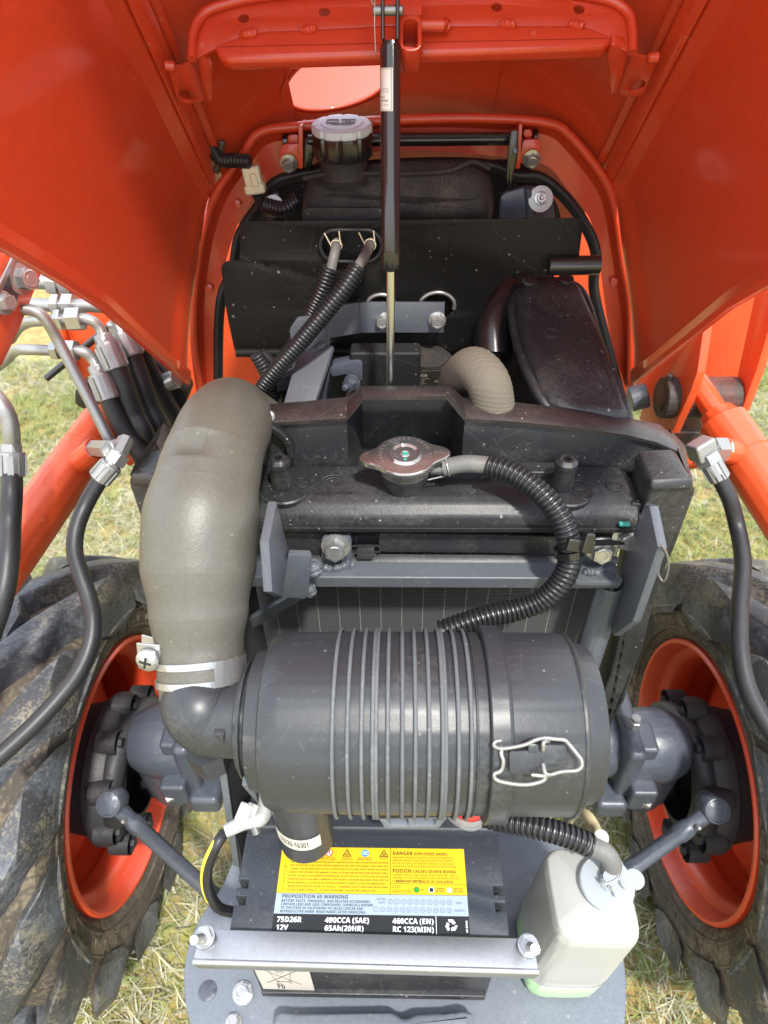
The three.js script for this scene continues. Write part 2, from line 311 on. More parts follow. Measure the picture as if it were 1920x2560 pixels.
M.battery = std({ map: grime(115, [0.020, 0.025, 0.034], 0.10, 1500, 60, 0.25, [0.28, 0.28, 0.28]), roughness: 0.5, bumpMap: fine, bumpScale: 0.00016 });
M.lead = std({ map: grime(117, [0.42, 0.43, 0.42], 0.25, 500, 30, 0.1, [0.62, 0.62, 0.58]), roughness: 0.6, metalness: 0.3, bumpMap: peel, bumpScale: 0.0004 });
M.bottle = phys({ color: rgb(0.56, 0.565, 0.54), roughness: 0.42, transmission: 0.40, thickness: 0, bumpMap: fine, bumpScale: 0.0001 });
M.bottleLow = phys({ color: rgb(0.42, 0.66, 0.36), roughness: 0.38, transmission: 0.18, thickness: 0 });
M.rim = phys({ map: grime(119, [0.66, 0.055, 0.010], 0.05, 900, 40, 0.3, [0.45, 0.25, 0.16]), roughness: 0.45, clearcoat: 0.35, clearcoatRoughness: 0.25, bumpMap: peel, bumpScale: 0.0002 });
M.dirtyOrange = std({ map: grime(121, [0.028, 0.020, 0.016], 0.7, 300, 10, 0.12, [0.34, 0.045, 0.012]), roughness: 0.6, bumpMap: peel, bumpScale: 0.0004 });
M.ribs = std({ map: grime(123, [0.095, 0.102, 0.110], 0.2, 2600, 20, 0.2, [0.4, 0.4, 0.38]), roughness: 0.6 });
M.cowl = phys({ map: orangeMap, roughness: 0.4, clearcoat: 1, clearcoatRoughness: 0.05 });
// ------------------------------------------------------------------ the setting: ground and grass
{
  const soil = dataTex(1024, (u, v) => {
    const a = fbm(u, v, 6, 5, 41), b = fbm(u, v, 90, 3, 45), g = Math.max(0, Math.min(1, (a - 0.42) * 4));
    return [0.42 + 0.20 * b + 0.08 * (1 - g), 0.42 + 0.19 * b + 0.07 * g, 0.25 + 0.13 * b];
  }, true, 2.2);
  const geo = new THREE.PlaneGeometry(300, 300, 1, 1); geo.rotateX(-Math.PI / 2);
  const m = part(scene, 'ground', geo, std({ map: soil, roughness: 0.95 }));
  m.userData = { kind: 'structure', label: 'patchy lawn ground under the machine', category: 'ground' };
  // blades: three leaf shapes in one mesh kind, straw and green
  const pos = [], idx = [];
  for (let k = 0; k < 5; k++) { // a small tuft
    const a = rr(0, 6.28), x0 = rr(-0.012, 0.012), z0 = rr(-0.012, 0.012), len = rr(0.018, 0.042), w = rr(0.0012, 0.0026), lean = rr(0.8, 2.0), dx = Math.cos(a), dz = Math.sin(a), b = pos.length / 3;
    for (let i = 0; i < 4; i++) { const t = i / 3, ww = w * (1 - t * 0.92), h = len * (t - 0.28 * lean * t * t), o = len * lean * 0.75 * t * t; pos.push(x0 + dx * o - dz * ww, h, z0 + dz * o + dx * ww, x0 + dx * o + dz * ww, h, z0 + dz * o - dx * ww); }
    for (let i = 0; i < 3; i++) { const c = b + i * 2; idx.push(c, c + 1, c + 2, c + 2, c + 1, c + 3); }
  }
  const tg = new THREE.BufferGeometry(); tg.setAttribute('position', new THREE.Float32BufferAttribute(pos, 3)); tg.setIndex(idx); tg.computeVertexNormals();
  const N = 62000, im = new THREE.InstancedMesh(tg, std({ color: 0xffffff, roughness: 0.8, side: THREE.DoubleSide }), N);
  const Mx = new THREE.Matrix4(), Q = new THREE.Quaternion(), E = new THREE.Euler(), col = new THREE.Color();
  for (let i = 0; i < N; i++) {
    const x = rr(-1.9, 1.9), z = rr(-2.2, 1.1), pn = fbm((x + 3) / 6, (z + 3) / 6, 14, 4, 51), gr = Math.max(0, Math.min(1, (pn - 0.47) * 6));
    E.set(rr(-0.5, 0.5), rr(0, 6.28), rr(-0.5, 0.5)); Q.setFromEuler(E); const s = rr(0.55, 1.25);
    Mx.compose(V(x, -0.003, z), Q, V(s, s * rr(0.6, 1.1), s)); im.setMatrixAt(i, Mx);
    const green = rnd() < 0.42 + 0.46 * gr, t = rr(0.7, 1.25);
    if (green) col.setRGB(0.19 * t + 0.06 * rnd(), 0.25 * t, 0.075 * t); else col.setRGB(0.38 * t, 0.365 * t, 0.25 * t);
    im.setColorAt(i, col);
  }
  im.name = 'grass'; im.castShadow = im.receiveShadow = true;
  im.userData = { kind: 'stuff', label: 'short dry lawn with straw coloured and green blades', category: 'grass' };
  scene.add(im);
}
// ------------------------------------------------------------------ hood: local frame L (along its length), N (out of its top)
const HC = Math.SQRT1_2, H0 = V(0, 1.17, -0.42);
const hp = (x, L, N) => V(x, H0.y + (L + N) * HC, H0.z + (L - N) * HC);
const HN = V(0, HC, -HC), HL = V(0, HC, HC);
const onTop = N => ({ n: HN, c: HN.dot(hp(0, 0, N)) }), onLen = L => ({ n: HL, c: HL.dot(hp(0, L, 0)) });
{
  const t = thing('engine_hood', 'glossy orange tractor hood raised open over the engine bay', 'hood');
  // roof panel with the oval filler hole
  const crown = x => 0.088 * (1 - Math.pow(Math.min(1, Math.abs(x) / 0.262), 2.2));
  const hc = q('O', 842, 190, onTop(crown(-0.065))), hl = hc.clone().sub(hp(0, 0, 0)).dot(HL);
  const pierced = (x0, x1, L0, L1, rx, ry, off) => { // curved panel laid out in rings round the hole
    const n = 120, A = [], B = [];
    for (let i = 0; i <= n; i++) {
      const a = i / n * 2 * Math.PI, c = Math.cos(a), s = Math.sin(a);
      const tx = c > 0 ? (x1 - hc.x) / c : c < 0 ? (x0 - hc.x) / c : 1e9, tl = s > 0 ? (L1 - hl) / s : s < 0 ? (L0 - hl) / s : 1e9, k = Math.min(tx, tl);
      A.push([hc.x + c * rx, hl + s * ry]); B.push([hc.x + c * k, hl + s * k]);
    }
    const pos = [], idx = [], m = 15;
    for (let l = 0; l < 2; l++) for (let i = 0; i <= n; i++) for (let k = 0; k < m; k++) { const f = k / (m - 1), x = A[i][0] + (B[i][0] - A[i][0]) * f, L = A[i][1] + (B[i][1] - A[i][1]) * f, p = hp(x, L, crown(x) + off + (l ? 0.0025 : 0)); pos.push(p.x, p.y, p.z); }
    const O = (n + 1) * m;
    for (let i = 0; i < n; i++) { for (let k = 0; k + 1 < m; k++) { const a = i * m + k; idx.push(a, a + 1, a + m, a + 1, a + m + 1, a + m, O + a, O + a + m, O + a + 1, O + a + 1, O + a + m, O + a + m + 1); } for (const k of [0, m - 1]) { const a = i * m + k; idx.push(a, a + m, O + a, a + m, O + a + m, O + a); } }
    const g = new THREE.BufferGeometry(); g.setAttribute('position', new THREE.Float32BufferAttribute(pos, 3)); g.setIndex(idx); return toCreasedNormals(g, 0.5);
  };
  part(t, 'roof_panel', pierced(-0.262, 0.262, -0.12, 0.80, 0.064, 0.047, 0), M.orange);
  part(t, 'doubler_plate', pierced(-0.15, 0.108, -0.11, 0.27, 0.069, 0.052, -0.003), M.orange);
  const ring = []; for (let i = 0; i < 40; i++) { const a = i / 40 * 6.2832, x = hc.x + Math.cos(a) * 0.0645; ring.push(hp(x, hl + Math.sin(a) * 0.0475, crown(x) - 0.001)); }
  part(t, 'hole_rim', sweep(ring, 0.0022, { seg: 60, rs: 8, closed: true, cap: false }), M.orange);
  // side panels: swept sections
  for (const s of [-1, 1]) {
    const sec = L => {
      const k = Math.min(1, Math.max(0, (L + 0.02) / 0.05)), kk = k * k * (3 - 2 * k), f = 0.006 * kk, g = -0.012 * Math.max(0, (L - 0.1));
      const low = -0.2765 - 0.022 * Math.min(2.5, Math.max(0, (L - 0.27) / 0.15));
      return [[0.244 + g, 0.001], [0.258 + g, -0.002], [0.2645 + g, -0.010], [0.2665 + g, -0.024], [0.2735 + g + f, -0.033], [0.279 + g + f, -0.050], [0.288 + g + f, -0.085], [0.297 + f, -0.13], [0.304 + f, -0.18], [0.308 + f, low * 0.82], [0.3085 + f, low * 0.92], [0.3035 + f * 0.6, low + 0.019], [0.3035, low + 0.006], [0.3055, low], [0.309, low]];
    };
    const Lmin = N => { const a = -N, T = [[0, 0.036], [0.04, 0.030], [0.10, 0.004], [0.18, -0.004], [0.285, -0.016]]; for (let i = 0; i < 4; i++) if (a <= T[i + 1][0]) { const k = Math.max(0, (a - T[i][0]) / (T[i + 1][0] - T[i][0])); return T[i][1] + (T[i + 1][1] - T[i][1]) * k; } return -0.016; };
    const Ls = [-0.035, -0.0335, -0.03, -0.015, 0, 0.012, 0.024, 0.04, 0.07, 0.12, 0.18, 0.25, 0.33, 0.42, 0.52, 0.62, 0.70, 0.78];
    const pos = [], idx = [], n = sec(0).length;
    for (const off of [0, 1]) for (const L of Ls) sec(L).forEach(([x, N]) => {
      const p = hp(s * (x + off * 0.0028), L < 0.1 ? Lmin(N) + (L + 0.035) / 0.135 * (0.1 - Lmin(N)) : L, N); pos.push(p.x, p.y, p.z);
    });
    const W = Ls.length * n;
    const quad = (a, b, c, d) => idx.push(a, b, c, a, c, d);
    for (let i = 0; i + 1 < Ls.length; i++) for (let j = 0; j + 1 < n; j++) { const a = i * n + j; quad(a, a + 1, a + n + 1, a + n); quad(W + a, W + a + n, W + a + n + 1, W + a + 1); }
    for (let j = 0; j + 1 < n; j++) { quad(j, W + j, W + j + 1, j + 1); }
    for (let i = 0; i + 1 < Ls.length; i++) { const a = i * n + n - 1; quad(a, W + a, W + a + n, a + n); }
    let g = new THREE.BufferGeometry(); g.setAttribute('position', new THREE.Float32BufferAttribute(pos, 3)); g.setIndex(idx); g.computeVertexNormals();
    part(t, 'side_panel', toCreasedNormals(g, 0.55), M.orange);
    // seam strip along the crease with its small holes
    const sp = (L, N, x) => hp(s * x, L, N);
    const strip = slab([sp(0.03, -0.006, 0.253), sp(0.62, -0.006, 0.243), sp(0.62, -0.022, 0.2565), sp(0.05, -0.022, 0.2645), sp(0.03, -0.020, 0.264)], 0.0025, { out: V(-s, 0, 0), r: 0.004 });
    part(t, 'seam_flange', strip, M.orange);
  }
  // cross bracket under the roof
  const Lb = 0.285, F = o => onLen(Lb + o), nF = HL.clone();
  const P = (c, x, y, o = 0) => q(c, x, y, F(o));
  const plateHoles = [['A', 1443, 107], ['B', 500, 70], ['B', 1522, 41], ['C', 540, 54]].map(h => ({ c: P(...h), rx: 0.0052, ry: 0.0046 }));
  const br = (c, x, y, r) => { const v = P(c, x, y); v.r = r; return v; };
  const outline = [br('A', 1130, 360, 0.004), br('A', 1142, 175, 0.03), br('A', 1340, 15, 0.03), br('O', 700, -25, 0.02), br('O', 1330, -35, 0.02), br('C', 760, 0, 0.03), br('C', 858, 120, 0.03), br('C', 862, 320, 0.004), br('C', 735, 262, 0.005), br('C', 580, 165, 0.03), br('B', 900, 150, 0.02), br('A', 1480, 195, 0.03), br('A', 1270, 290, 0.005)];
  part(t, 'bracket_plate', slab(outline, 0.003, { out: nF, n: nF, holes: plateHoles }), M.orange);
  const edge = [P('A', 1134, 350, 0.003), P('A', 1150, 175, 0.003), P('A', 1215, 75, 0.003), P('A', 1360, 20, 0.003), P('O', 700, -14, 0.003), P('O', 1000, -22, 0.003), P('O', 1330, -24, 0.003), P('C', 745, 12, 0.003), P('C', 835, 85, 0.003), P('C', 855, 170, 0.003), P('C', 858, 310, 0.003)];
  part(t, 'bracket_rim', sweep(edge, 0.0045, { seg: 90, rs: 10 }), M.orange);
  // folded lower lip
  const lip = [br('A', 1262, 285, 0.006), br('A', 1500, 195, 0.04), br('B', 900, 160, 0.03), br('C', 575, 158, 0.04), br('C', 740, 238, 0.006), br('C', 690, 300, 0.012), br('B', 880, 345, 0.03), br('A', 1320, 378, 0.012)].map(p => p.clone().addScaledVector(nF, 0.004));
  [0.006, 0.04, 0.03, 0.04, 0.006, 0.012, 0.03, 0.012].forEach((r, i) => lip[i].r = r);
  part(t, 'bracket_lip', slab(lip, 0.016, { out: nF, n: nF, bevel: 0.005, bs: 4 }), M.orange);
  // feet that bolt to the seam flanges
  for (const s of [-1, 1]) {
    const c = s < 0 ? 'A' : 'C', FT = onTop(-0.024), up1 = HN.clone().negate();
    const foot = s < 0 ? [[985, 380], [1050, 400], [1135, 370], [1190, 500], [1215, 600], [1080, 628], [1050, 590]] : [[1015, 325], [940, 345], [860, 318], [800, 440], [770, 548], [850, 582], [920, 570]];
    const hole = s < 0 ? [1106, 567] : [884, 511];
    const fp = qs(c, foot, FT);
    part(t, 'bracket_foot', slab(fp, 0.003, { out: up1, r: 0.007, holes: [{ c: q(c, hole[0], hole[1], FT), rx: 0.0085, ry: 0.0085 }] }), M.orange);
    const rib = (s < 0 ? [[1225, 340], [1255, 400], [1262, 600], [1228, 605], [1195, 500], [1170, 330]] : [[735, 262], [705, 330], [728, 560], [760, 555], [800, 450], [830, 290]]);
    part(t, 'bracket_gusset', slab(qs(c, rib, onTop(-0.034)), 0.012, { out: up1, r: 0.005, bevel: 0.002 }), M.orange);
    part(t, 'foot_tab', rod(q(c, s < 0 ? 975 : 1012, s < 0 ? 388 : 340, onTop(-0.028)), q(c, s < 0 ? 1040 : 945, s < 0 ? 396 : 345, onTop(-0.028)), 0.005, 12), M.orange);
  }
  for (const w of [['B', -5, 210, 110, 192], ['B', 352, 178, 460, 172], ['B', 1530, 140, 1632, 146], ['A', 1420, 212, 1530, 192], ['C', 75, 138, 170, 150], ['C', 475, 138, 575, 158]]) part(t, 'weld', bead(P(w[0], w[1], w[2], 0.005), P(w[0], w[3], w[4], 0.005), 0.0048), M.orange);
  // strut mount: rectangular loop of bar and cross pin
  const mo = [['B', 945, 82], ['B', 1078, 82], ['B', 1078, 300], ['B', 945, 300]].map(a => P(...a, 0.030));
  const hi = [['B', 968, 108], ['B', 1052, 108], ['B', 1052, 285], ['B', 968, 285]].map(a => P(...a, 0.030));
  part(t, 'strut_mount', [slab(mo, 0.030, { out: nF, n: nF, r: 0.010, holes: [{ pts: hi, r: 0.006 }], bevel: 0.0015 }), slab([P('B', 945, -60, 0.026), P('B', 1078, -60, 0.026), P('B', 1078, 90, 0.026), P('B', 945, 90, 0.026)], 0.02, { out: nF, n: nF, r: 0.004, bevel: 0.0015 })], M.orange);
  part(t, 'mount_rod', rod(P('B', 960, 150, 0.014), P('B', 1215, 150, 0.014), 0.0055, 16), M.orange);
  part(t, 'weld', bead(P('B', 1200, 138, 0.014), P('B', 1228, 160, 0.010), 0.006), M.orange);
  part(t, 'weld', bead(P('B', 1040, 300, 0.02), P('B', 1085, 290, 0.02), 0.005), M.orange);
  seat(t);
}
// ------------------------------------------------------------------ gas strut
{
  const t = thing('gas_strut', 'black gas strut with white sticker holding the hood up', 'gas strut');
  const a = q('B', 890, 240, { z: -0.160 }), e = q('B', 893, 1598, { z: -0.130 }), ax = e.clone().sub(a).normalize(), L = e.distanceTo(a);
  part(t, 'cylinder', turned(a, ax, [[0, 0], [0, 0.007], [0.002, 0.0080], [0.006, 0.0095], [L * 0.9, 0.0097], [L * 0.905, 0.0105], [L - 0.002, 0.0105], [L, 0.0092], [L, 0]], 40), M.gloss);
  const rodEnd = q('O', 976, 1000, { z: -0.122 });
  part(t, 'piston_rod', rod(e, rodEnd, 0.0047, 24), M.chrome);
  const X = V(1, 0, 0), hint = ax.clone().negate();
  for (const s of [-1, 1]) { const c = a.clone().addScaledVector(ax, -0.012).addScaledVector(X, s * 0.0066); const g = new RoundedBoxGeometry(0.0036, 0.040, 0.012, 2, 0.0016); part(t, 'clevis_cheek', place(g, V(0, 0, 1).sub(ax.clone().multiplyScalar(ax.z)).normalize(), c.clone().addScaledVector(ax, -0.008), hint), M.gloss); }
  const pin = a.clone().addScaledVector(ax, -0.022);
  part(t, 'clevis_pin', rod(pin.clone().addScaledVector(X, -0.016), pin.clone().addScaledVector(X, 0.012), 0.0042, 18), M.zincDull);
  const cp = pin.clone().addScaledVector(X, -0.0155), cl = [V(0.001, 0.004, 0.004), V(-0.004, 0.014, 0.006), V(-0.0035, 0.019, 0.006), V(0.001, 0.017, 0.005), V(0.002, 0.006, 0.003), V(0.0015, -0.01, 0.004), V(0.002, -0.03, 0.004)].map(v => v.add(cp));
  part(t, 'retaining_clip', sweep(cl, 0.0008, { seg: 50, rs: 8 }), M.zinc);
  // sticker wrapped on the cylinder
  const tex = canvasTex(256, 640, (x, w, h) => {
    x.fillStyle = '#b9b3b0'; x.fillRect(0, 0, w, h); x.strokeStyle = '#3a1d22'; x.lineWidth = 7; x.strokeRect(14, 16, w - 34, h - 34);
    x.fillStyle = '#222'; x.font = 'bold 64px sans-serif'; x.fillText('火気', 90, 120); x.font = '44px sans-serif';
    x.fillText('いじょう', 60, 200); x.fillText('ださい', 90, 250); x.font = '36px sans-serif';
    x.fillText('DESIGNED', 40, 320); x.fillText('STRUCTURE', 20, 365); x.font = 'bold 42px sans-serif'; x.fillText('0212', 60, 445); x.fillText('43Kgf', 88, 495); x.font = '40px sans-serif'; x.fillText('CO. LTD', 60, 565);
  });
  const rows = 2, cols = 14, g = new THREE.BufferGeometry(), pos = [], uv = [], idx = [], R = 0.0098;
  const Y = V(0, 0, 1).sub(ax.clone().multiplyScalar(ax.z)).normalize(), XX = ax.clone().cross(Y).normalize(); if (XX.x < 0) XX.negate();
  for (let i = 0; i < rows; i++) for (let j = 0; j <= cols; j++) { const th = (-1.75 + 2.0 * j / cols), p = a.clone().addScaledVector(ax, 0.021 + i * 0.034).addScaledVector(XX, Math.sin(th) * R).addScaledVector(Y, Math.cos(th) * R); pos.push(p.x, p.y, p.z); uv.push(j / cols, 1 - i); }
  for (let j = 0; j < cols; j++) idx.push(j, cols + 1 + j, j + 1, j + 1, cols + 1 + j, cols + 2 + j);
  g.setAttribute('position', new THREE.Float32BufferAttribute(pos, 3)); g.setAttribute('uv', new THREE.Float32BufferAttribute(uv, 2)); g.setIndex(idx); g.computeVertexNormals();
  part(t, 'sticker', g, std({ map: tex, roughness: 0.45, side: THREE.DoubleSide }), true).userData.label = 'white sticker with small dark lettering';
  seat(t);
}
// ------------------------------------------------------------------ orange arch at the back of the engine bay
const ZA = -0.40;
{
  const t = thing('firewall_arch', 'orange sheet metal arch framing the rear of the engine bay', 'frame');
  const O = [['O', 506, 1010], ['O', 486, 860], ['O', 487, 720], ['A', 1215, 1330], ['A', 1290, 1130], ['B', 10, 930], ['B', 110, 790], ['B', 350, 748], ['B', 800, 715], ['C', 0, 700], ['C', 400, 742], ['C', 485, 805], ['C', 690, 1065], ['C', 742, 1200], ['C', 800, 1560], ['F', 960, 520], ['F', 962, 960]];
  const I = [['F', 940, 960], ['F', 862, 690], ['C', 650, 1480], ['C', 600, 1290], ['C', 470, 1120], ['C', 350, 985], ['B', 1560, 930], ['B', 800, 900], ['B', 330, 1000], ['A', 1610, 1050], ['A', 1480, 1200], ['A', 1400, 1350], ['A', 1335, 1560], ['D', 1290, 350], ['D', 1258, 900]];
  const zo = { z: ZA + 0.022 }, zi = { z: ZA };
  // dished face: outer edge stands forward of the inner edge
  const op = O.map(a => q(...a, zo)), ip = I.map(a => q(...a, zi)).reverse();
  const co = new THREE.CatmullRomCurve3(op, false, 'centripetal'), ci = new THREE.CatmullRomCurve3(ip, false, 'centripetal'), n = 90, pos = [], idx = [];
  for (let i = 0; i <= n; i++) { const a = co.getPoint(i / n), b = ci.getPoint(i / n); for (let k = 0; k <= 6; k++) { const f = k / 6, p = a.clone().lerp(b, f); p.z = ZA + 0.022 - 0.022 * Math.min(1, f * 3.5); pos.push(p.x, p.y, p.z); } for (let k = 6; k >= 0; k--) { const f = k / 6, p = a.clone().lerp(b, f); p.z = ZA + 0.0195 - 0.022 * Math.min(1, f * 3.5) - 0.0005; pos.push(p.x, p.y, p.z); } }
  for (let i = 0; i < n; i++) for (let k = 0; k < 14; k++) { const a = i * 14 + k, b = i * 14 + (k + 1) % 14; idx.push(a, b, a + 14, b, b + 14, a + 14); }
  const g = new THREE.BufferGeometry(); g.setAttribute('position', new THREE.Float32BufferAttribute(pos, 3)); g.setIndex(idx);
  part(t, 'arch_plate', toCreasedNormals(g, 0.5), M.orange);
  part(t, 'arch_rim', sweep(op.map(p => p.clone().add(V(0, 0, 0.002))), 0.0058, { seg: 160, rs: 12 }), M.orange);
  const seal = [['F', 925, 1010], ['F', 835, 690], ['F', 778, 430], ['C', 640, 1500], ['C', 575, 1330], ['C', 440, 1150], ['C', 300, 1050], ['C', 165, 1040], ['B', 1500, 985], ['B', 900, 975], ['B', 330, 1040], ['B', 190, 1095], ['A', 1560, 1180], ['A', 1420, 1390], ['A', 1385, 1560], ['D', 1310, 350], ['D', 1290, 870]];
  part(t, 'rubber_seal', sweep(seal.map(a => q(...a, { z: ZA + 0.004 })), (s, th) => 0.0082 * (1 - 0.18 * Math.max(0, Math.cos(3 * th))), { seg: 170, rs: 18 }), M.rubber);
  part(t, 'bulkhead', slab([V(-0.235, 0.80, -0.44), V(0.225, 0.80, -0.44), V(0.225, 1.13, -0.44), V(0.16, 1.20, -0.44), V(-0.16, 1.20, -0.44), V(-0.235, 1.13, -0.44)], 0.004, { r: 0.03 }), M.black);
  // bumper bolts on the plate
  for (const a of [['A', 1405, 1210], ['D', 1238, 282], ['F', 880, 410]]) part(t, 'stud', turned(q(...a, { z: ZA + 0.004 }), V(0, 0.1, 1), [[0, 0.006], [0.003, 0.006], [0.004, 0.004], [0.004, 0]], 16), M.orange);
  // hinge brackets
  for (const s of [-1, 1]) {
    const c = s < 0 ? 'B' : 'C', z = { z: ZA + 0.03 };
    const face = s < 0 ? [[255, 855], [370, 850], [370, 995], [235, 1000], [235, 880]] : [[210, 830], [300, 825], [318, 860], [310, 965], [185, 970]];
    part(t, 'hinge_bracket', [slab(qs(c, face, z), 0.02, { r: 0.004 }), slab(qs(c, s < 0 ? [[282, 800], [345, 795], [345, 860], [282, 862]] : [[212, 768], [262, 768], [262, 815], [212, 818]], { z: ZA + 0.02 }), 0.02, { r: 0.004 }), slab(qs(c, s < 0 ? [[345, 745], [370, 742], [372, 1000], [348, 1000]] : [[185, 735], [205, 735], [190, 1000], [160, 1000]], { z: ZA + 0.042 }), 0.04, { r: 0.002 })], M.orange);
    part(t, 'bolt', boltGeo(q(c, s < 0 ? 290 : 258, s < 0 ? 965 : 938, { z: ZA + 0.031 }), V(0, -0.25, 1), 0.0115), M.zinc);
    part(t, 'pin_end', rod(q(c, s < 0 ? 255 : 265, s < 0 ? 836 : 808, { z: ZA + 0.012 }), q(c, s < 0 ? 290 : 290, s < 0 ? 836 : 808, { z: ZA + 0.012 }), 0.0085, 16), M.gloss);
  }
  seat(t);
}
{
  const t = thing('hinge_bar', 'black hinge cross bar with end arms behind the filler cap', 'hinge bar');
  const z = { z: ZA + 0.03 };
  part(t, 'cross_bar', rod(q('B', 400, 832, z), q('C', 165, 822, z), 0.0075, 18), M.gloss);
  part(t, 'end_arm', slab(qs('B', [[385, 815], [430, 812], [440, 870], [420, 1010], [385, 1010], [372, 900]], { z: ZA + 0.036 }), 0.008, { r: 0.008, bevel: 0.002 }), M.gloss);
  part(t, 'end_arm', slab(qs('C', [[135, 775], [178, 768], [182, 920], [150, 1040], [128, 1145], [108, 1080], [118, 900]], { z: ZA + 0.060 }), 0.008, { r: 0.010, bevel: 0.002 }), M.gloss);
  part(t, 'arm_rivet', turned(q('C', 162, 895, { z: ZA + 0.060 }), V(0, 0.2, 1), [[0, 0.004], [0.002, 0.0035], [0.003, 0]], 14), M.gloss);
  seat(t);
}
// ------------------------------------------------------------------ fuel tank
{
  const t = thing('fuel_tank', 'black moulded fuel tank behind the heat shield', 'fuel tank');
  const z0 = -0.315;
  const prof = [['B', 352, 1330], ['B', 358, 1130], ['B', 400, 1020], ['B', 600, 985], ['B', 830, 935], ['B', 1380, 925], ['B', 1500, 1000], ['B', 1522, 1150], ['B', 1500, 1330]].map(a => q(...a, { z: z0 }));
  part(t, 'tank_body', slab(prof, 0.10, { r: 0.035, bevel: 0.028, bs: 8, cs: 10, n: V(0, 0.35, 1) }), M.dirtyBlack);
  const ridge = [['B', 372, 1060], ['B', 500, 1035], ['B', 780, 1028], ['B', 1000, 1030], ['B', 1250, 1010], ['B', 1380, 960], ['B', 1480, 1000]].map(a => q(...a, { z: z0 - 0.004 }));
  part(t, 'mould_seam', sweep(ridge, 0.003, { seg: 60, rs: 8 }), M.dirtyBlack);
  const nb = q('B', 620, 1046, { z: z0 - 0.02 }), nd = V(0, 1, 0.12).normalize();
  part(t, 'filler_neck', turned(nb, nd, [[0, 0.038], [0.004, 0.0315], [0.009, 0.0295], [0.024, 0.0295], [0.024, 0.0315], [0.028, 0.0315], [0.028, 0]], 40), M.dirtyBlack);
  const cb = nb.clone().addScaledVector(nd, 0.0275);
  const pts = []; for (let i = 0; i < 120; i++) { const a = i / 120 * 2 * Math.PI, w = Math.abs(Math.sin(a * 5)), r = 0.0312 + 0.0036 * Math.min(1, w * 1.9); pts.push(new THREE.Vector2(Math.cos(a) * r, Math.sin(a) * r)); }
  const skirt = new THREE.ExtrudeGeometry(new THREE.Shape(pts), { depth: 0.022, bevelEnabled: true, bevelSize: 0.002, bevelThickness: 0.002, bevelSegments: 2 });
  const k = part(t, 'filler_cap', toCreasedNormals(place(skirt, nd, cb), 0.7), M.gloss);
  const lid = new THREE.ExtrudeGeometry(new THREE.Shape(pts), { depth: 0.004, bevelEnabled: true, bevelSize: 0.003, bevelThickness: 0.003, bevelSegments: 3, bevelOffset: -0.001 });
  part(k, 'cap_top', [toCreasedNormals(place(lid, nd, cb.clone().addScaledVector(nd, 0.0265)), 0.7), turned(cb.clone().addScaledVector(nd, 0.033), nd, [[0, 0.026], [0.0015, 0.0245], [0.0018, 0]], 40)], std({ map: grime(111, [0.62, 0.70, 0.78], 0.08, 600, 40, 0.2, [0.5, 0.5, 0.5]), roughness: 0.45 }));
  // raised pump symbol
  const sx = V(1, 0, 0), sy = nd.clone().cross(sx).negate(), sc = cb.clone().addScaledVector(nd, 0.0352);
  const at2 = (x, y) => sc.clone().addScaledVector(sx, x).addScaledVector(sy, y);
  const line = (a, b) => rod(at2(...a), at2(...b), 0.0009, 8);
  part(k, 'pump_symbol', [[[-0.018, -0.006], [-0.018, 0.005]], [[-0.018, 0.005], [-0.004, 0.005]], [[-0.004, 0.005], [-0.004, -0.006]], [[-0.018, -0.006], [-0.004, -0.006]], [[0.001, -0.006], [0.001, 0.006]], [[0.001, 0.006], [0.015, 0.006]], [[0.015, 0.006], [0.015, -0.006]], [[-0.001, -0.006], [0.017, -0.006]], [[0.004, 0.002], [0.012, 0.002]], [[-0.012, 0.009], [0.012, 0.010]]].map(l => line(...l)), std({ color: rgb(0.22, 0.26, 0.31), roughness: 0.5 }));
  seat(t);
}
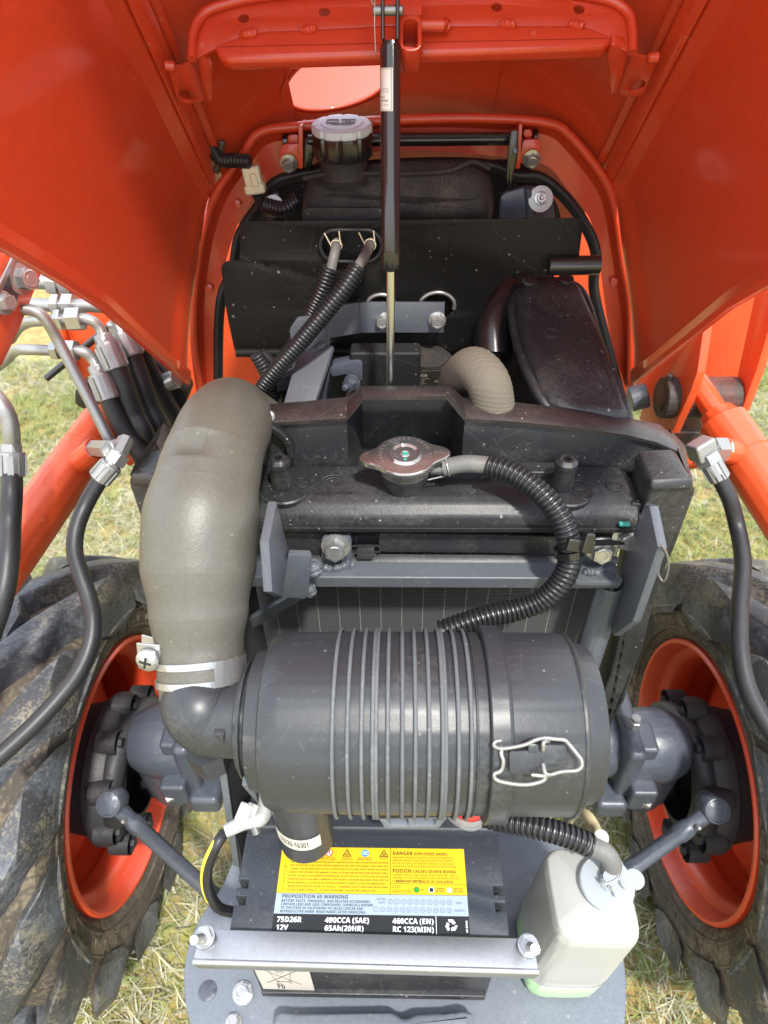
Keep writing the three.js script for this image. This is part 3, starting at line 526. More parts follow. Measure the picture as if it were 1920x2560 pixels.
// ------------------------------------------------------------------ heat shield
const ZS = -0.265;
{
  const t = thing('heat_shield', 'dusty black sheet metal heat shield in front of the fuel tank', 'heat shield');
  const pts = [['E', 241, 130, .006], ['C', 535, 1292, .004], ['C', 566, 1312, .01], ['C', 552, 1420, .02], ['C', 540, 1520, .004], ['F', 775, 318, .004], ['F', 770, 345, .01], ['F', 450, 362, .02], ['F', 350, 380, .02], ['F', 250, 480, .04], ['F', 212, 590, .03], ['F', 196, 690, .04], ['F', 90, 768, .05], ['E', 1200, 905, .03], ['E', 470, 912, .01], ['E', 210, 918, .012], ['E', 150, 640, .03], ['E', 120, 365, .012], ['E', 236, 358, .004]].map(([c, x, y, r]) => { const p = q(c, x, y, { z: ZS }); p.r = r; return p; });
  const gc = q('E', 895, 268, { z: ZS });
  const st = []; for (let i = 0; i < 36; i++) { const a = i / 36 * 6.2832, e = Math.cos(a) > 0 ? 1 : -1; st.push(V(gc.x + e * 0.019 + Math.cos(a) * 0.019, gc.y + Math.sin(a) * 0.019, ZS)); }
  part(t, 'shield_plate', slab(pts, 0.002, { holes: [{ c: q('E', 397, 381, { z: ZS }), rx: 0.0038, ry: 0.0034 }, { pts: st }, { c: q('E', 1072, 622, { z: ZS }), rx: 0.018, ry: 0.014 }, { c: q('E', 1405, 626, { z: ZS }), rx: 0.023, ry: 0.018 }] }), M.shield);
  const inner = st.map(p => V(gc.x + (p.x - gc.x) * 1.0, gc.y + (p.y - gc.y) * 1.0, ZS + 0.003));
  part(t, 'hole_grommet', sweep(inner, 0.0028, { seg: 80, rs: 10, closed: true, cap: false }), M.rubber);
  part(t, 'recess_back', slab([V(gc.x - 0.06, gc.y - 0.04, ZS - 0.014), V(gc.x + 0.06, gc.y - 0.04, ZS - 0.014), V(gc.x + 0.06, gc.y + 0.04, ZS - 0.014), V(gc.x - 0.06, gc.y + 0.04, ZS - 0.014)], 0.004, { r: 0.01 }), M.black);
  for (const [x, y, rx] of [[1072, 622, 0.018], [1405, 626, 0.023]]) { const c = q('E', x, y, { z: ZS + 0.001 }), rg = []; for (let i = 0; i <= 20; i++) { const a = -0.25 + i / 20 * 3.64; rg.push(c.clone().add(V(Math.cos(a) * rx, Math.sin(a) * rx * 0.78, 0))); } part(t, 'access_hole_rim', sweep(rg, 0.0026, { seg: 40, rs: 10 }), M.zinc); }
  part(t, 'side_tube', sweep(['C', 'C', 'C'].map((c, i) => q(c, [360, 560, 660][i], [1575, 1572, 1570][i], { z: ZS + 0.008 })), 0.0115, { seg: 20, rs: 18 }), M.gloss);
  part(t, 'bottom_fold', sweep(qs('E', [[215, 905], [450, 905], [900, 900], [1180, 900]], { z: ZS + 0.004 }), 0.006, { seg: 30, rs: 10 }), M.shield);
  seat(t);
}
{
  const zb = ZS + 0.055;
  const t = thing('strut_bracket', 'grey steel support bracket with diagonal brace before the heat shield', 'bracket');
  part(t, 'upright_plate', slab(qs('E', [[575, 700], [760, 680], [768, 780], [785, 1210], [548, 1210], [545, 900], [532, 765]], { z: zb }), 0.005, { r: 0.003 }), M.steel);
  const strapP = [q('E', 750, 730, { z: zb + 0.004 }), q('E', 950, 700, { z: ZS + 0.03 }), q('E', 1110, 699, { z: ZS + 0.018 }), q('E', 1447, 699, { z: ZS + 0.018 })];
  const sg = []; for (let i = 0; i < 3; i++) { const a = strapP[i], b = strapP[i + 1], u = V(0, 0.0205 + (i === 0 ? 0 : 0), 0); sg.push(slab([a.clone().add(u), b.clone().add(u), b.clone().sub(u), a.clone().sub(u)], 0.0045, { bevel: 0.0006 })); }
  part(t, 'strap', sg, M.steel);
  for (const x of [1080, 1405]) part(t, 'bolt', boltGeo(q('E', x, 712, { z: ZS + 0.0185 }), V(0, 0.05, 1), 0.0115), M.zinc);
  const b1 = q('E', 685, 880, { z: zb + 0.006 }), b2 = q('E', 585, 1210, { z: zb + 0.085 });
  const dir = b2.clone().sub(b1), w = V(0.0225, 0.004, 0);
  part(t, 'diagonal_brace', slab([b1.clone().sub(w), b1.clone().add(w), b2.clone().add(w.clone().multiplyScalar(0.9)), b2.clone().sub(w.clone().multiplyScalar(0.9))], 0.008, { bevel: 0.001 }), M.steel);
  part(t, 'weld', [bead(q('E', 625, 915, { z: zb + 0.007 }), q('E', 700, 885, { z: zb + 0.007 }), 0.005), bead(q('E', 690, 885, { z: zb + 0.007 }), q('E', 745, 850, { z: zb + 0.007 }), 0.0045)], M.steel);
  seat(t);
}
// two pipes of the fuel sender, in ribbed sleeves
{
  const specs = [
    { p: [[812, 250, ZS], [795, 330, ZS + 0.03], [775, 415, ZS + 0.04]], s: [[772, 400, ZS + 0.04], [730, 520, ZS + 0.04], [670, 650, ZS + 0.035], [600, 800, ZS + 0.03], [450, 1000, ZS + 0.02]], l: 'short upper grey fuel hose in ribbed black sleeve, left one of the pair' },
    { p: [[1015, 250, ZS], [985, 315, ZS + 0.04], [930, 410, ZS + 0.07]], s: [[938, 395, ZS + 0.07], [850, 530, ZS + 0.085], [730, 680, ZS + 0.095], [590, 850, ZS + 0.10], [400, 1075, ZS + 0.10], [330, 1200, ZS + 0.09]], l: 'long right grey fuel hose whose ribbed sleeve crosses the grey bracket' }];
  for (const { p, s, l } of specs) {
    const t = thing('fuel_hose', l, 'hose', 'fuel hoses in ribbed sleeves');
    const pp = p.map(([x, y, z]) => q('E', x, y, { z })), ss = s.map(([x, y, z]) => q('E', x, y, { z }));
    part(t, 'hose', sweep(pp, 0.0062, { seg: 24, rs: 16 }), M.greyHose, true);
    part(t, 'ribbed_sleeve', conduit(ss, 0.0108, 0.0048, 0.0020), M.conduit);
    const a = pp[0].clone().lerp(pp[1], 0.25), d = pp[1].clone().sub(pp[0]).normalize();
    const ringPts = []; const B = basis(d), bx = V(0, 0, 0), by = V(0, 0, 0), bz = V(0, 0, 0); B.extractBasis(bx, by, bz);
    for (let i = 0; i < 14; i++) { const th = i / 14 * 6.2832; ringPts.push(a.clone().addScaledVector(bx, Math.cos(th) * 0.0068).addScaledVector(by, Math.sin(th) * 0.0068)); }
    part(t, 'wire_clamp', [sweep(ringPts, 0.0009, { seg: 40, rs: 8, closed: true, cap: false }), rod(a.clone().add(V(-0.006, 0.003, 0.008)), a.clone().add(V(-0.013, 0.018, 0.010)), 0.0008, 8), rod(a.clone().add(V(0.006, 0.003, 0.008)), a.clone().add(V(0.005, 0.020, 0.010)), 0.0008, 8)], M.cream);
    seat(t);
  }
}
// ------------------------------------------------------------------ engine behind the radiator
{
  const t = thing('engine', 'dark diesel engine deep in the bay with a small data plate', 'engine');
  part(t, 'engine_block', [box(0.0, 0.70, -0.24, 0.30, 0.34, 0.22, 0.02), box(0.02, 0.885, -0.245, 0.24, 0.05, 0.14, 0.015)], M.dirtyBlack);
  const cover = q('E', 870, 1000, { z: -0.20 });
  part(t, 'rocker_cover', box(0.02, 0.925, -0.255, 0.22, 0.05, 0.11, 0.018, 4), M.axleDark);
  part(t, 'bracket_arm', [slab(qs('E', [[775, 985], [920, 955], [962, 960], [962, 1075], [890, 1110], [880, 1030], [775, 1050]], { z: -0.18 }), 0.02, { r: 0.006 }), slab(qs('E', [[470, 1050], [560, 1030], [560, 1120], [450, 1140]], { z: -0.19 }), 0.02, { r: 0.006 })], M.axle);
  part(t, 'bolt', boltGeo(q('E', 905, 1085, { z: -0.175 }), V(-0.6, 0.1, 1), 0.012, 0.01), M.axle);
  const tex = canvasTex(512, 256, (x, w, h) => { x.fillStyle = '#201d19'; x.fillRect(0, 0, w, h); x.fillStyle = '#8d857a'; x.font = 'bold 74px sans-serif'; x.fillText('Kubota', 14, 110); x.font = '26px sans-serif'; for (let i = 0; i < 5; i++) x.fillText(['DIESEL ENGINE  MODEL', 'V2403  SERIAL  NO', 'OUTPUT  KW/RPM', 'EMISSION  CONTROL', 'INFORMATION'][i], 20, 150 + i * 26); x.font = 'bold 40px sans-serif'; x.fillText('2241', 360, 200); x.fillRect(14, 20, w - 30, 4); });
  part(t, 'data_plate', sheet(...qs('E', [[1218, 1010], [1465, 1000], [1460, 1100], [1218, 1105]], { z: -0.19 }), 0.002, V(0, 0, 1)), std({ map: tex, roughness: 0.6 }), true).userData.label = 'dark engine data plate with pale lettering';
  part(t, 'intake_flange', turned(q('E', 1350, 975, { z: -0.24 }), V(0, 1, 0.1), [[0, 0.034], [0.008, 0.034], [0.010, 0.028], [0.014, 0.028], [0.015, 0.02], [0.015, 0]], 36), M.dirtyBlack);
  part(t, 'relay_box', box(...q('E', 1100, 1020, { z: -0.2 }).toArray(), 0.09, 0.07, 0.03, 0.004), M.black);
  part(t, 'wiring_loom', [conduit(qs('E', [[330, 915], [380, 1000], [410, 1080], [440, 1180]], { z: -0.20 }), 0.009, 0.005, 0.0014), sweep(qs('E', [[360, 900], [420, 960], [480, 1080], [500, 1190]], { z: -0.215 }), 0.007, { seg: 30, rs: 12 })], M.rubber);
  part(t, 'exhaust_shield', sweep([q('F', 265, 800, { z: -0.24 }), q('F', 265, 600, { z: -0.28 }), q('F', 330, 440, { z: -0.32 })], 0.026, { seg: 30, rs: 20 }), M.gloss);
  seat(t);
}
{
  const t = thing('coolant_hose', 'dusty braided tan coolant hose arching out of the engine', 'hose');
  const pts = [q('F', 275, 1090, { z: -0.075 }), q('F', 245, 930, { z: -0.085 }), q('F', 180, 855, { z: -0.11 }), q('F', 105, 900, { z: -0.15 }), q('F', 70, 990, { z: -0.18 })];
  part(t, 'braided_hose', sweep(pts, (s, th, L) => 0.0245 + 0.0005 * Math.sin(s * 220) * Math.sin(th * 9 + s * 40), { seg: 150, rs: 40, ru: 0.0245 }), M.braid, true);
  part(t, 'hose_clip', [tubeEnd(pts[4].clone().add(V(-0.001, 0, 0)), pts[4].clone().add(V(-0.003, -0.012, -0.004)), 0.027, 0.024)], M.zincDull);
  seat(t);
}
{
  const t = thing('air_duct', 'long dusty black plastic duct cover beside the engine on the right', 'duct cover');
  // lid: lies sloping from high at the rear to low at the front
  const rear = { z: -0.30 }, mid = { z: -0.21 }, frn = { z: -0.085 };
  const A = [['F', 455, 385, -0.30], ['F', 600, 362, -0.31], ['F', 712, 395, -0.30], ['F', 830, 690, -0.20], ['F', 955, 985, -0.095], ['F', 972, 1085, -0.075], ['F', 905, 1110, -0.07], ['F', 615, 1050, -0.075], ['F', 520, 945, -0.095], ['F', 410, 690, -0.19], ['F', 388, 450, -0.28]].map(([c, x, y, z]) => q(c, x, y, { z }));
  A.forEach(p => p.r = 0.03);
  part(t, 'cover_lid', slab(A, 0.05, { out: V(0, 1, 1), bevel: 0.013, bs: 6, r: 0.03 }), M.blackDust);
  const c0 = V(0, 0, 0); A.forEach(p => c0.addScaledVector(p, 1 / A.length));
  const nn = A[3].clone().sub(A[9]).cross(A[0].clone().sub(A[6])).normalize(); if (nn.y < 0) nn.negate();
  const rimPts = A.map(p => c0.clone().lerp(p, 0.995).addScaledVector(nn, -0.016));
  part(t, 'lid_rim', sweep(rimPts, 0.0065, { seg: 120, rs: 10, closed: true, cap: false }), M.blackDust);
  part(t, 'duct_box', slab(A.map(p => c0.clone().lerp(p, 0.93).addScaledVector(nn, -0.05)), 0.10, { out: V(0, 1, 1), bevel: 0.006, r: 0.03 }), M.black);
  for (const [x, y] of [[560, 670], [735, 690], [455, 400], [640, 395]]) { const p = q('F', x, y, { n: nn, c: nn.dot(c0) }); part(t, 'clip_dimple', turned(p.clone().addScaledVector(nn, -0.003), nn, [[0, 0.011], [0.0035, 0.010], [0.0045, 0.007], [0.003, 0.004], [0.003, 0]], 18), M.blackDust); }
  seat(t);
}
for (const s of [-1, 1]) {
  const t = thing('engine_mount', s < 0 ? 'small grey mount with washer and bolt at the left of the fuel tank' : 'grey cast mount with pale washer and bolt right of the fuel tank', 'mount', 'mounts beside the fuel tank');
  if (s < 0) {
    part(t, 'mount_plate', slab(qs('A', [[1545, 1180], [1650, 1140], [1659, 1290], [1580, 1310]], { z: -0.36 }), 0.012, { r: 0.006 }), M.axle);
    part(t, 'washer', turned(q('A', 1622, 1222, { z: -0.357 }), V(0.1, 0.35, 1), [[0, 0.014], [0.003, 0.0135], [0.004, 0]], 28), M.zincDull);
    part(t, 'bolt', boltGeo(q('A', 1630, 1216, { z: -0.352 }), V(0.1, 0.35, 1), 0.008), M.zinc);
  } else {
    part(t, 'mount_plate', [slab(qs('C', [[70, 1150], [190, 1115], [270, 1105], [390, 1150], [400, 1330], [60, 1330]], { z: -0.36 }), 0.014, { r: 0.01, bevel: 0.004 }), sweep(qs('C', [[235, 1115], [248, 1200], [250, 1300]], { z: -0.357 }), 0.005, { seg: 16, rs: 8 })], M.axle);
    part(t, 'washer', turned(q('C', 310, 1180, { z: -0.355 }), V(0, 0.35, 1), [[0, 0.0165], [0.003, 0.016], [0.004, 0]], 28), M.zincDull);
    part(t, 'bolt', boltGeo(q('C', 312, 1174, { z: -0.351 }), V(0, 0.35, 1), 0.0085, 0.004), M.zinc);
  }
  seat(t);
}
// ------------------------------------------------------------------ wire connector at the left hinge
{
  const t = thing('wire_connector', 'cream plastic plug on a short corrugated black wire', 'connector');
  part(t, 'wire_sleeve', conduit([q('A', 1255, 880, { z: -0.36 }), q('A', 1310, 945, { z: -0.352 }), q('A', 1390, 950, { z: -0.345 }), q('A', 1485, 958, { z: -0.342 })], 0.0088, 0.0042, 0.002), M.conduit);
  const a = q('A', 1482, 985, { z: -0.345 }), b = q('A', 1520, 1145, { z: -0.345 }), d = b.clone().sub(a);
  const L = d.length(), c = a.clone().lerp(b, 0.5);
  part(t, 'plug_body', [boxAt(a.clone().lerp(b, 0.35), V(0, 0, 1), d.clone().negate(), 0.022, L * 0.7, 0.014, 0.003), boxAt(a.clone().lerp(b, 0.82), V(0, 0, 1), d.clone().negate(), 0.027, L * 0.38, 0.018, 0.004), boxAt(a.clone().lerp(b, 0.45).add(V(0.003, 0, 0.008)), V(0, 0, 1), d.clone().negate(), 0.008, L * 0.5, 0.006, 0.002)], M.cream);
  part(t, 'tail_wire', sweep([b, q('A', 1545, 1190, { z: -0.35 }), q('A', 1600, 1260, { z: -0.36 }), q('A', 1659, 1300, { z: -0.37 })], 0.007, { seg: 24, rs: 10 }), M.rubber);
  part(t, 'lower_sleeve', conduit([q('B', 150, 1220, { z: -0.345 }), q('B', 260, 1240, { z: -0.335 }), q('B', 345, 1185, { z: -0.34 })], 0.0105, 0.0045, 0.002), M.conduit);
  part(t, 'wire_clip', [boxAt(q('A', 1300, 930, { z: -0.358 }), V(0, 0, 1), V(0.4, 1, 0), 0.008, 0.04, 0.008)], M.gloss);
  seat(t);
}
// ------------------------------------------------------------------ radiator shroud
const ZW = -0.05;
{
  const t = thing('radiator_shroud', 'black plastic radiator shroud with stepped top edge', 'shroud');
  const W = { z: ZW };
  const f = [['E', 370, 1312], ['E', 620, 1297], ['E', 868, 1282], ['E', 905, 1240], ['E', 968, 1158], ['E', 1460, 1150], ['E', 1570, 1284], ['F', 130, 1095], ['F', 400, 1112], ['F', 700, 1142], ['F', 950, 1180], ['F', 1090, 1215], ['F', 1190, 1258], ['F', 1225, 1330]].map(a => q(...a, W));
  const b = [['E', 335, 1215], ['E', 620, 1192], ['E', 880, 1166], ['E', 910, 1140], ['E', 950, 1106], ['E', 1480, 1104], ['E', 1560, 1170], ['F', 110, 998], ['F', 380, 1022], ['F', 620, 1050], ['F', 900, 1092], ['F', 1110, 1135], ['F', 1190, 1200], ['F', 1250, 1350]].map(a => q(...a, { z: ZW - 0.030 }));
  // wall on both sides of the recess
  const yb = 0.90, lo = (p) => V(p.x, yb, p.z);
  part(t, 'wall_panel', slab([f[0], f[1], f[2], lo(f[2]), lo(f[0])], 0.003, {}), M.blackDust);
  part(t, 'wall_panel', slab([...f.slice(6), V(0.305, 0.93, ZW), V(0.305, yb, ZW), lo(f[6])], 0.003, {}), M.blackDust);
  // recess: back wall and two cheeks and a floor
  const zr = ZW - 0.055, rT = p => V(p.x, p.y, zr);
  const xl = q('E', 965, 1300, { z: zr }).x, xr = q('E', 1485, 1300, { z: zr }).x, fl = q('E', 1200, 1465, { z: zr }).y;
  const top = q('E', 1200, 1126, { z: zr }).y;
  const back = (x, ys) => ys.map(y => V(x, Math.min(y, top), zr));
  part(t, 'recess_back', slab([V(xl - 0.002, top, zr), V(xr + 0.002, top, zr), V(xr + 0.002, yb, zr), V(xl - 0.002, yb, zr)], 0.003, {}), M.blackDust);
  part(t, 'recess_cheek', ribbon([lo(f[2]), f[2], f[3], f[4]], back(xl, [yb, f[2].y, f[3].y, top]), 0.002, V(1, 0, 0.3)), M.blackDust);
  part(t, 'recess_cheek', ribbon([lo(f[6]), f[6], f[6].clone().lerp(f[5], 0.5), f[5]], back(xr, [yb, f[6].y, f[6].clone().lerp(f[5], 0.5).y, top]), 0.002, V(-1, 0, 0.3)), M.blackDust);
  part(t, 'recess_floor', slab([V(f[2].x, fl - 0.012, ZW), V(f[6].x, fl - 0.012, ZW), V(xr, fl, zr), V(xl, fl, zr)], 0.002, { out: V(0, 1, 0.3) }), M.blackDust);
  // top flange, a strip from the wall edge to the rear
  const pos = [], idx = [], cf = f, cb = b, n = f.length;
  for (let i = 0; i < n; i++) { const A = cf[i], B = cb[i]; for (const p of [A.clone().add(V(0, -0.004, 0.004)), A.clone().add(V(0, 0, 0.004)), A.clone().lerp(B, 0.12).add(V(0, 0.0035, 0)), A.clone().lerp(B, 0.5).add(V(0, 0.003, 0)), A.clone().lerp(B, 0.9).add(V(0, 0.002, 0)), B, B.clone().add(V(0, -0.006, -0.002))]) pos.push(p.x, p.y, p.z); }
  for (let i = 0; i + 1 < n; i++) for (let k = 0; k < 6; k++) { const a = i * 7 + k; idx.push(a, a + 7, a + 1, a + 1, a + 7, a + 8); }
  const g = new THREE.BufferGeometry(); g.setAttribute('position', new THREE.Float32BufferAttribute(pos, 3)); g.setIndex(idx);
  g.computeVertexNormals(); part(t, 'top_flange', toCreasedNormals(g, 0.7), M.flange);
  part(t, 'flange_end', boxAt(q('E', 358, 1250, { z: ZW - 0.02 }), V(0, 0, 1), V(0.1, 1, 0), 0.012, 0.016, 0.03, 0.002), M.blackDust);
  part(t, 'rivet', turned(q('E', 410, 1282, { z: ZW + 0.001 }), V(0, 0.5, 1), [[0, 0.007], [0.002, 0.006], [0.003, 0.003], [0.002, 0]], 16), M.zincDull);
  // outlet ring around the intake hose
  const rc = q('O', 648, 1120, { z: ZW + 0.002 });
  part(t, 'outlet_ring', [turned(rc, V(0, 0, 1), [[0, 0.041], [0.008, 0.041], [0.010, 0.039], [0.010, 0.034], [0.004, 0.031], [0, 0.031]], 48)], M.black);
  // right column: boxed corner and the side strip
  const zc = 0.028;
  const col = [['F', 1060, 1415, .012], ['F', 1275, 1408, .012], ['F', 1287, 1475, .01], ['F', 1245, 1600, .02], ['I', 1385, 640, .03], ['I', 1290, 850, .03], ['I', 1195, 1240, .01], ['I', 1090, 1560, .004], ['I', 985, 1720, .004], ['I', 930, 1600, .004], ['I', 1010, 1390, .004], ['I', 1190, 560, .01]].map(([c, x, y, r]) => { const p = q(c, x, y, { z: zc }); p.r = r; return p; });
  part(t, 'side_column', slab(col, 0.055, { bevel: 0.004, bs: 3 }), M.blackDust);
  part(t, 'corner_box', slab([['F', 1030, 1362, -0.03], ['F', 1262, 1348, -0.03], ['F', 1280, 1408, zc], ['F', 1060, 1415, zc]].map(([c, x, y, z]) => q(c, x, y, { z })).map(p => p.add(V(0, 0.001, 0))), 0.012, { out: V(0, 1, 0), r: 0.006, bevel: 0.003 }), M.blackDust);
  const ob = q('F', 1280, 1440, { z: zc }).x;
  const sp = [q('F', 1240, 1335, { z: ZW }), q('F', 1287, 1475, { z: zc }), q('I', 1385, 640, { z: zc }), q('I', 1290, 850, { z: zc }), q('I', 1195, 1240, { z: zc }), q('I', 1000, 1720, { z: zc })];
  const sb = sp.map(p => V(p.x + 0.012, p.y, -0.09));
  const ps = [], ii = []; sp.forEach((p, i) => { for (const v of [p, sb[i], sb[i].clone().add(V(-0.003, 0, 0)), p.clone().add(V(-0.003, 0, 0))]) ps.push(v.x, v.y, v.z); });
  for (let i = 0; i + 1 < sp.length; i++) for (let k = 0; k < 4; k++) { const a = i * 4 + k, c = i * 4 + (k + 1) % 4; ii.push(a, c, a + 4, c, c + 4, a + 4); }
  const sg = new THREE.BufferGeometry(); sg.setAttribute('position', new THREE.Float32BufferAttribute(ps, 3)); sg.setIndex(ii);
  part(t, 'outer_skin', toCreasedNormals(sg, 0.4), M.blackDust);
  // left column behind the intake hose
  part(t, 'side_column', slab([['D', 772, 1400, .01], ['D', 960, 1395, .004], ['D', 980, 1640, .004], ['O', 420, 1480, .004], ['O', 395, 1460, .01], ['D', 835, 1659, .03], ['D', 790, 1520, .02], ['D', 762, 1445, .02]].map(([c, x, y, r]) => { const p = q(c, x, y, { z: zc }); p.r = r; return p; }), 0.05, { bevel: 0.003 }), M.blackDust);
  part(t, 'corner_box', [slab([['D', 775, 1390, zc], ['D', 945, 1390, zc], ['D', 950, 1310, -0.01], ['D', 860, 1300, -0.01]].map(([c, x, y, z]) => q(c, x, y, { z })), 0.012, { out: V(0, 1, 0.4), r: 0.004 }),
    ribbon([[770, 1392, zc], [800, 1320, zc - 0.012], [850, 1245, -0.005], [905, 1180, -0.03], [940, 1115, -0.05], [975, 1076, -0.062]].map(a => q('D', a[0], a[1], { z: a[2] })), [[795, 1392, zc - 0.012], [845, 1320, zc - 0.026], [905, 1245, -0.02], [935, 1195, -0.045], [970, 1140, -0.062], [1000, 1092, -0.072]].map(a => q('D', a[0], a[1], { z: a[2] })), 0.004, V(-0.3, 1, 0.5)),
    slab([['D', 945, 1120, -0.055], ['D', 980, 1075, -0.06], ['D', 1012, 1105, -0.06], ['D', 1000, 1180, -0.05], ['D', 985, 1290, -0.02], ['D', 930, 1200, -0.03]].map(([c, x, y, z]) => q(c, x, y, { z })), 0.004, { out: V(0, 0.5, 1) })], M.flange);
  seat(t);
}
{
  const t = thing('side_plate', 'thin dark steel plate standing left of the battery under the filter', 'plate');
  part(t, 'plate', slab([V(-0.194, 0.86, 0.23), q('J', 95, 900, { x: -0.194 }), q('J', 232, 1595, { x: -0.194 }), V(-0.194, 0.56, 0.28), V(-0.194, 0.56, 0.02), V(-0.194, 0.86, 0.02)], 0.005, { out: V(-1, 0, 0), r: 0.004 }), M.axleDark);
  part(t, 'edge_strip', slab([q('J', 95, 905, { z: 0.242 }), q('J', 140, 905, { z: 0.242 }), q('J', 235, 1585, { z: 0.285 }), q('J', 195, 1575, { z: 0.285 })], 0.004, { out: V(0, 0.2, 1) }), M.steel);
  seat(t);
}
// ------------------------------------------------------------------ radiator
{
  const t = thing('radiator', 'black radiator with plastic top tank, steel cap and woven debris screen', 'radiator');
  const yT = 0.962, yB = 0.940;
  // tank: rounded section swept along x
  const xl = -0.205, xr = 0.243, sec = [[-0.048, yB], [-0.048, yT - 0.006], [-0.042, yT], [-0.010, yT + 0.001]]; for (let k = 1; k <= 12; k++) { const a = k / 12 * 1.5; sec.push([-0.006 + 0.036 * Math.sin(a), yT + 0.001 - 0.021 * (1 - Math.cos(a))]); } sec.push([0.0305, yB]);
  const shp = new THREE.Shape(sec.map(([z, y]) => new THREE.Vector2(-z, y)));
  const tank = new THREE.ExtrudeGeometry(shp, { depth: xr - xl, bevelEnabled: true, bevelSize: 0.0015, bevelThickness: 0.002, bevelSegments: 2 });
  tank.rotateY(Math.PI / 2); tank.translate(xl, 0, 0);
  part(t, 'top_tank', toCreasedNormals(tank, 0.7), M.blackDust);
  part(t, 'tank_seam', [q('H', 1050, 600, { z: 0.02 }).x, q('I', 250, 400, { z: 0.02 }).x].map(x => { const g = new THREE.ExtrudeGeometry(shp, { depth: 0.0012, bevelEnabled: false }); g.scale(1, 1, 1); g.rotateY(Math.PI / 2); g.translate(x, 0.0006, 0.0009); return toCreasedNormals(g, 0.7); }), M.blackDust);
  part(t, 'end_block', [box(0.244, 0.946, -0.004, 0.014, 0.030, 0.05, 0.003), box(0.250, 0.938, 0.02, 0.010, 0.022, 0.016, 0.002)], M.black);
  part(t, 'drain_seal', box(...q('I', 1092, 498, { z: 0.036 }).toArray(), 0.012, 0.005, 0.006, 0.002), std({ color: rgb(0.04, 0.28, 0.24), roughness: 0.5 }));
  for (const [c, x, y, bx, by] of [['H', 487, 500, 505, 520], ['I', 720, 270, 745, 295]]) {
    const p = q(c, x, y, { y: yT + 0.004 }), pb = q(c, bx, by, { y: yT + 0.001 });
    part(t, 'mount_base', turned(pb.clone().add(V(0, -0.02, 0)), V(0, 1, 0), [[0, 0.018], [0.006, 0.022], [0.015, 0.029], [0.020, 0.0295], [0.0215, 0.028], [0.0215, 0]], 36), M.blackDust);
    part(t, 'mount_post', turned(p.clone(), V(0, 1, 0.05), [[0, 0.0115], [0.028, 0.0108], [0.029, 0.0125], [0.034, 0.0118], [0.038, 0.008], [0.038, 0.0042], [0.02, 0.004], [0.02, 0]], 30), M.blackDust);
  }
  for (const [c, x, y] of [['H', 405, 485], ['H', 606, 490], ['I', 818, 268], ['I', 1033, 272]]) { const p = q(c, x, y, { y: yT + 0.0035 }), R = []; for (let i = 0; i < 20; i++) { const a = i / 20 * 6.2832; R.push(p.clone().add(V(Math.cos(a) * 0.0085, 0, Math.sin(a) * 0.0085))); } part(t, 'moulded_ring', sweep(R, 0.0006, { seg: 30, rs: 6, closed: true, cap: false }), M.blackDust); }
  // maker's pad
  const pad = [[678, 452], [915, 450], [912, 565], [668, 562]].map(([x, y], i) => q('H', x, y, { z: i < 2 ? -0.035 : 0.006 }));
  part(t, 'name_pad', slab(pad.map(p => p.clone().add(V(0, 0.004, 0.002))), 0.003, { out: V(0, 1, 0.5), r: 0.005, bevel: 0.001 }), M.black);
  const arc = []; const pc = pad[0].clone().add(pad[2]).multiplyScalar(0.5).add(V(0, 0.0048, 0.002)); for (let i = 0; i <= 14; i++) { const a = Math.PI * (1 - i / 14) * 1.0; arc.push(pc.clone().add(V(Math.cos(a) * 0.014, Math.sin(a) * 0.004, -Math.sin(a) * 0.010))); }
  part(t, 'pad_mark', [sweep(arc, 0.0006, { seg: 30, rs: 6 }), sweep(arc.map(p => p.clone().lerp(pc, 0.3)), 0.0005, { seg: 30, rs: 6 }), rod(pc.clone().add(V(-0.009, 0, 0.002)), pc.clone().add(V(0.012, 0, 0.002)), 0.0006, 6)], M.cleaner);
  // filler neck
  const capC = q('H', 1215, 345, { y: 1.002 }), fc = V(capC.x, yT - 0.012, capC.z - 0.002);
  part(t, 'filler_neck', turned(fc, V(0, 1, 0.06), [[0, 0.0195], [0.014, 0.0195], [0.028, 0.026], [0.038, 0.0275], [0.038, 0]], 40), M.blackDust);
  const sp0 = fc.clone().add(V(0.028, 0.036, 0.0)), sp1 = q('O', 1127, 1171, { z: 0.0 });
  part(t, 'overflow_nipple', rod(sp0, sp1, 0.006, 16), M.zincDull);
  part(t, 'rear_ridge', [box(0.10, yT + 0.005, -0.030, 0.16, 0.012, 0.02, 0.002), box(0.015, yT + 0.002, -0.033, 0.03, 0.012, 0.014, 0.002)], M.blackDust);
  // header seam, black rails below
  part(t, 'header_rail', [box(0.02, 0.9365, 0.004, 0.462, 0.006, 0.068, 0.001), box(0.02, 0.918, -0.012, 0.460, 0.030, 0.045, 0.001)], M.black);
  part(t, 'clip_rail', [slab(qs('H', [[330, 783], [895, 787], [893, 922], [330, 915]], { z: 0.026 }), 0.003, { r: 0.003 }), slab(qs('H', [[1060, 790], [1650, 800], [1650, 905], [1060, 900]], { z: 0.026 }), 0.004, { r: 0.003 }), slab([q('H', 1640, 799, { z: 0.026 }), q('I', 700, 575, { z: 0.026 }), q('I', 700, 680, { z: 0.026 }), q('H', 1640, 904, { z: 0.026 })], 0.004, {}), slab([q('H', 330, 915, { z: 0.026 }), q('I', 1060, 690, { z: 0.026 }), q('I', 1060, 730, { z: 0.034 }), q('H', 330, 965, { z: 0.034 })], 0.003, { out: V(0, 1, 0.3) })], M.blackDust);
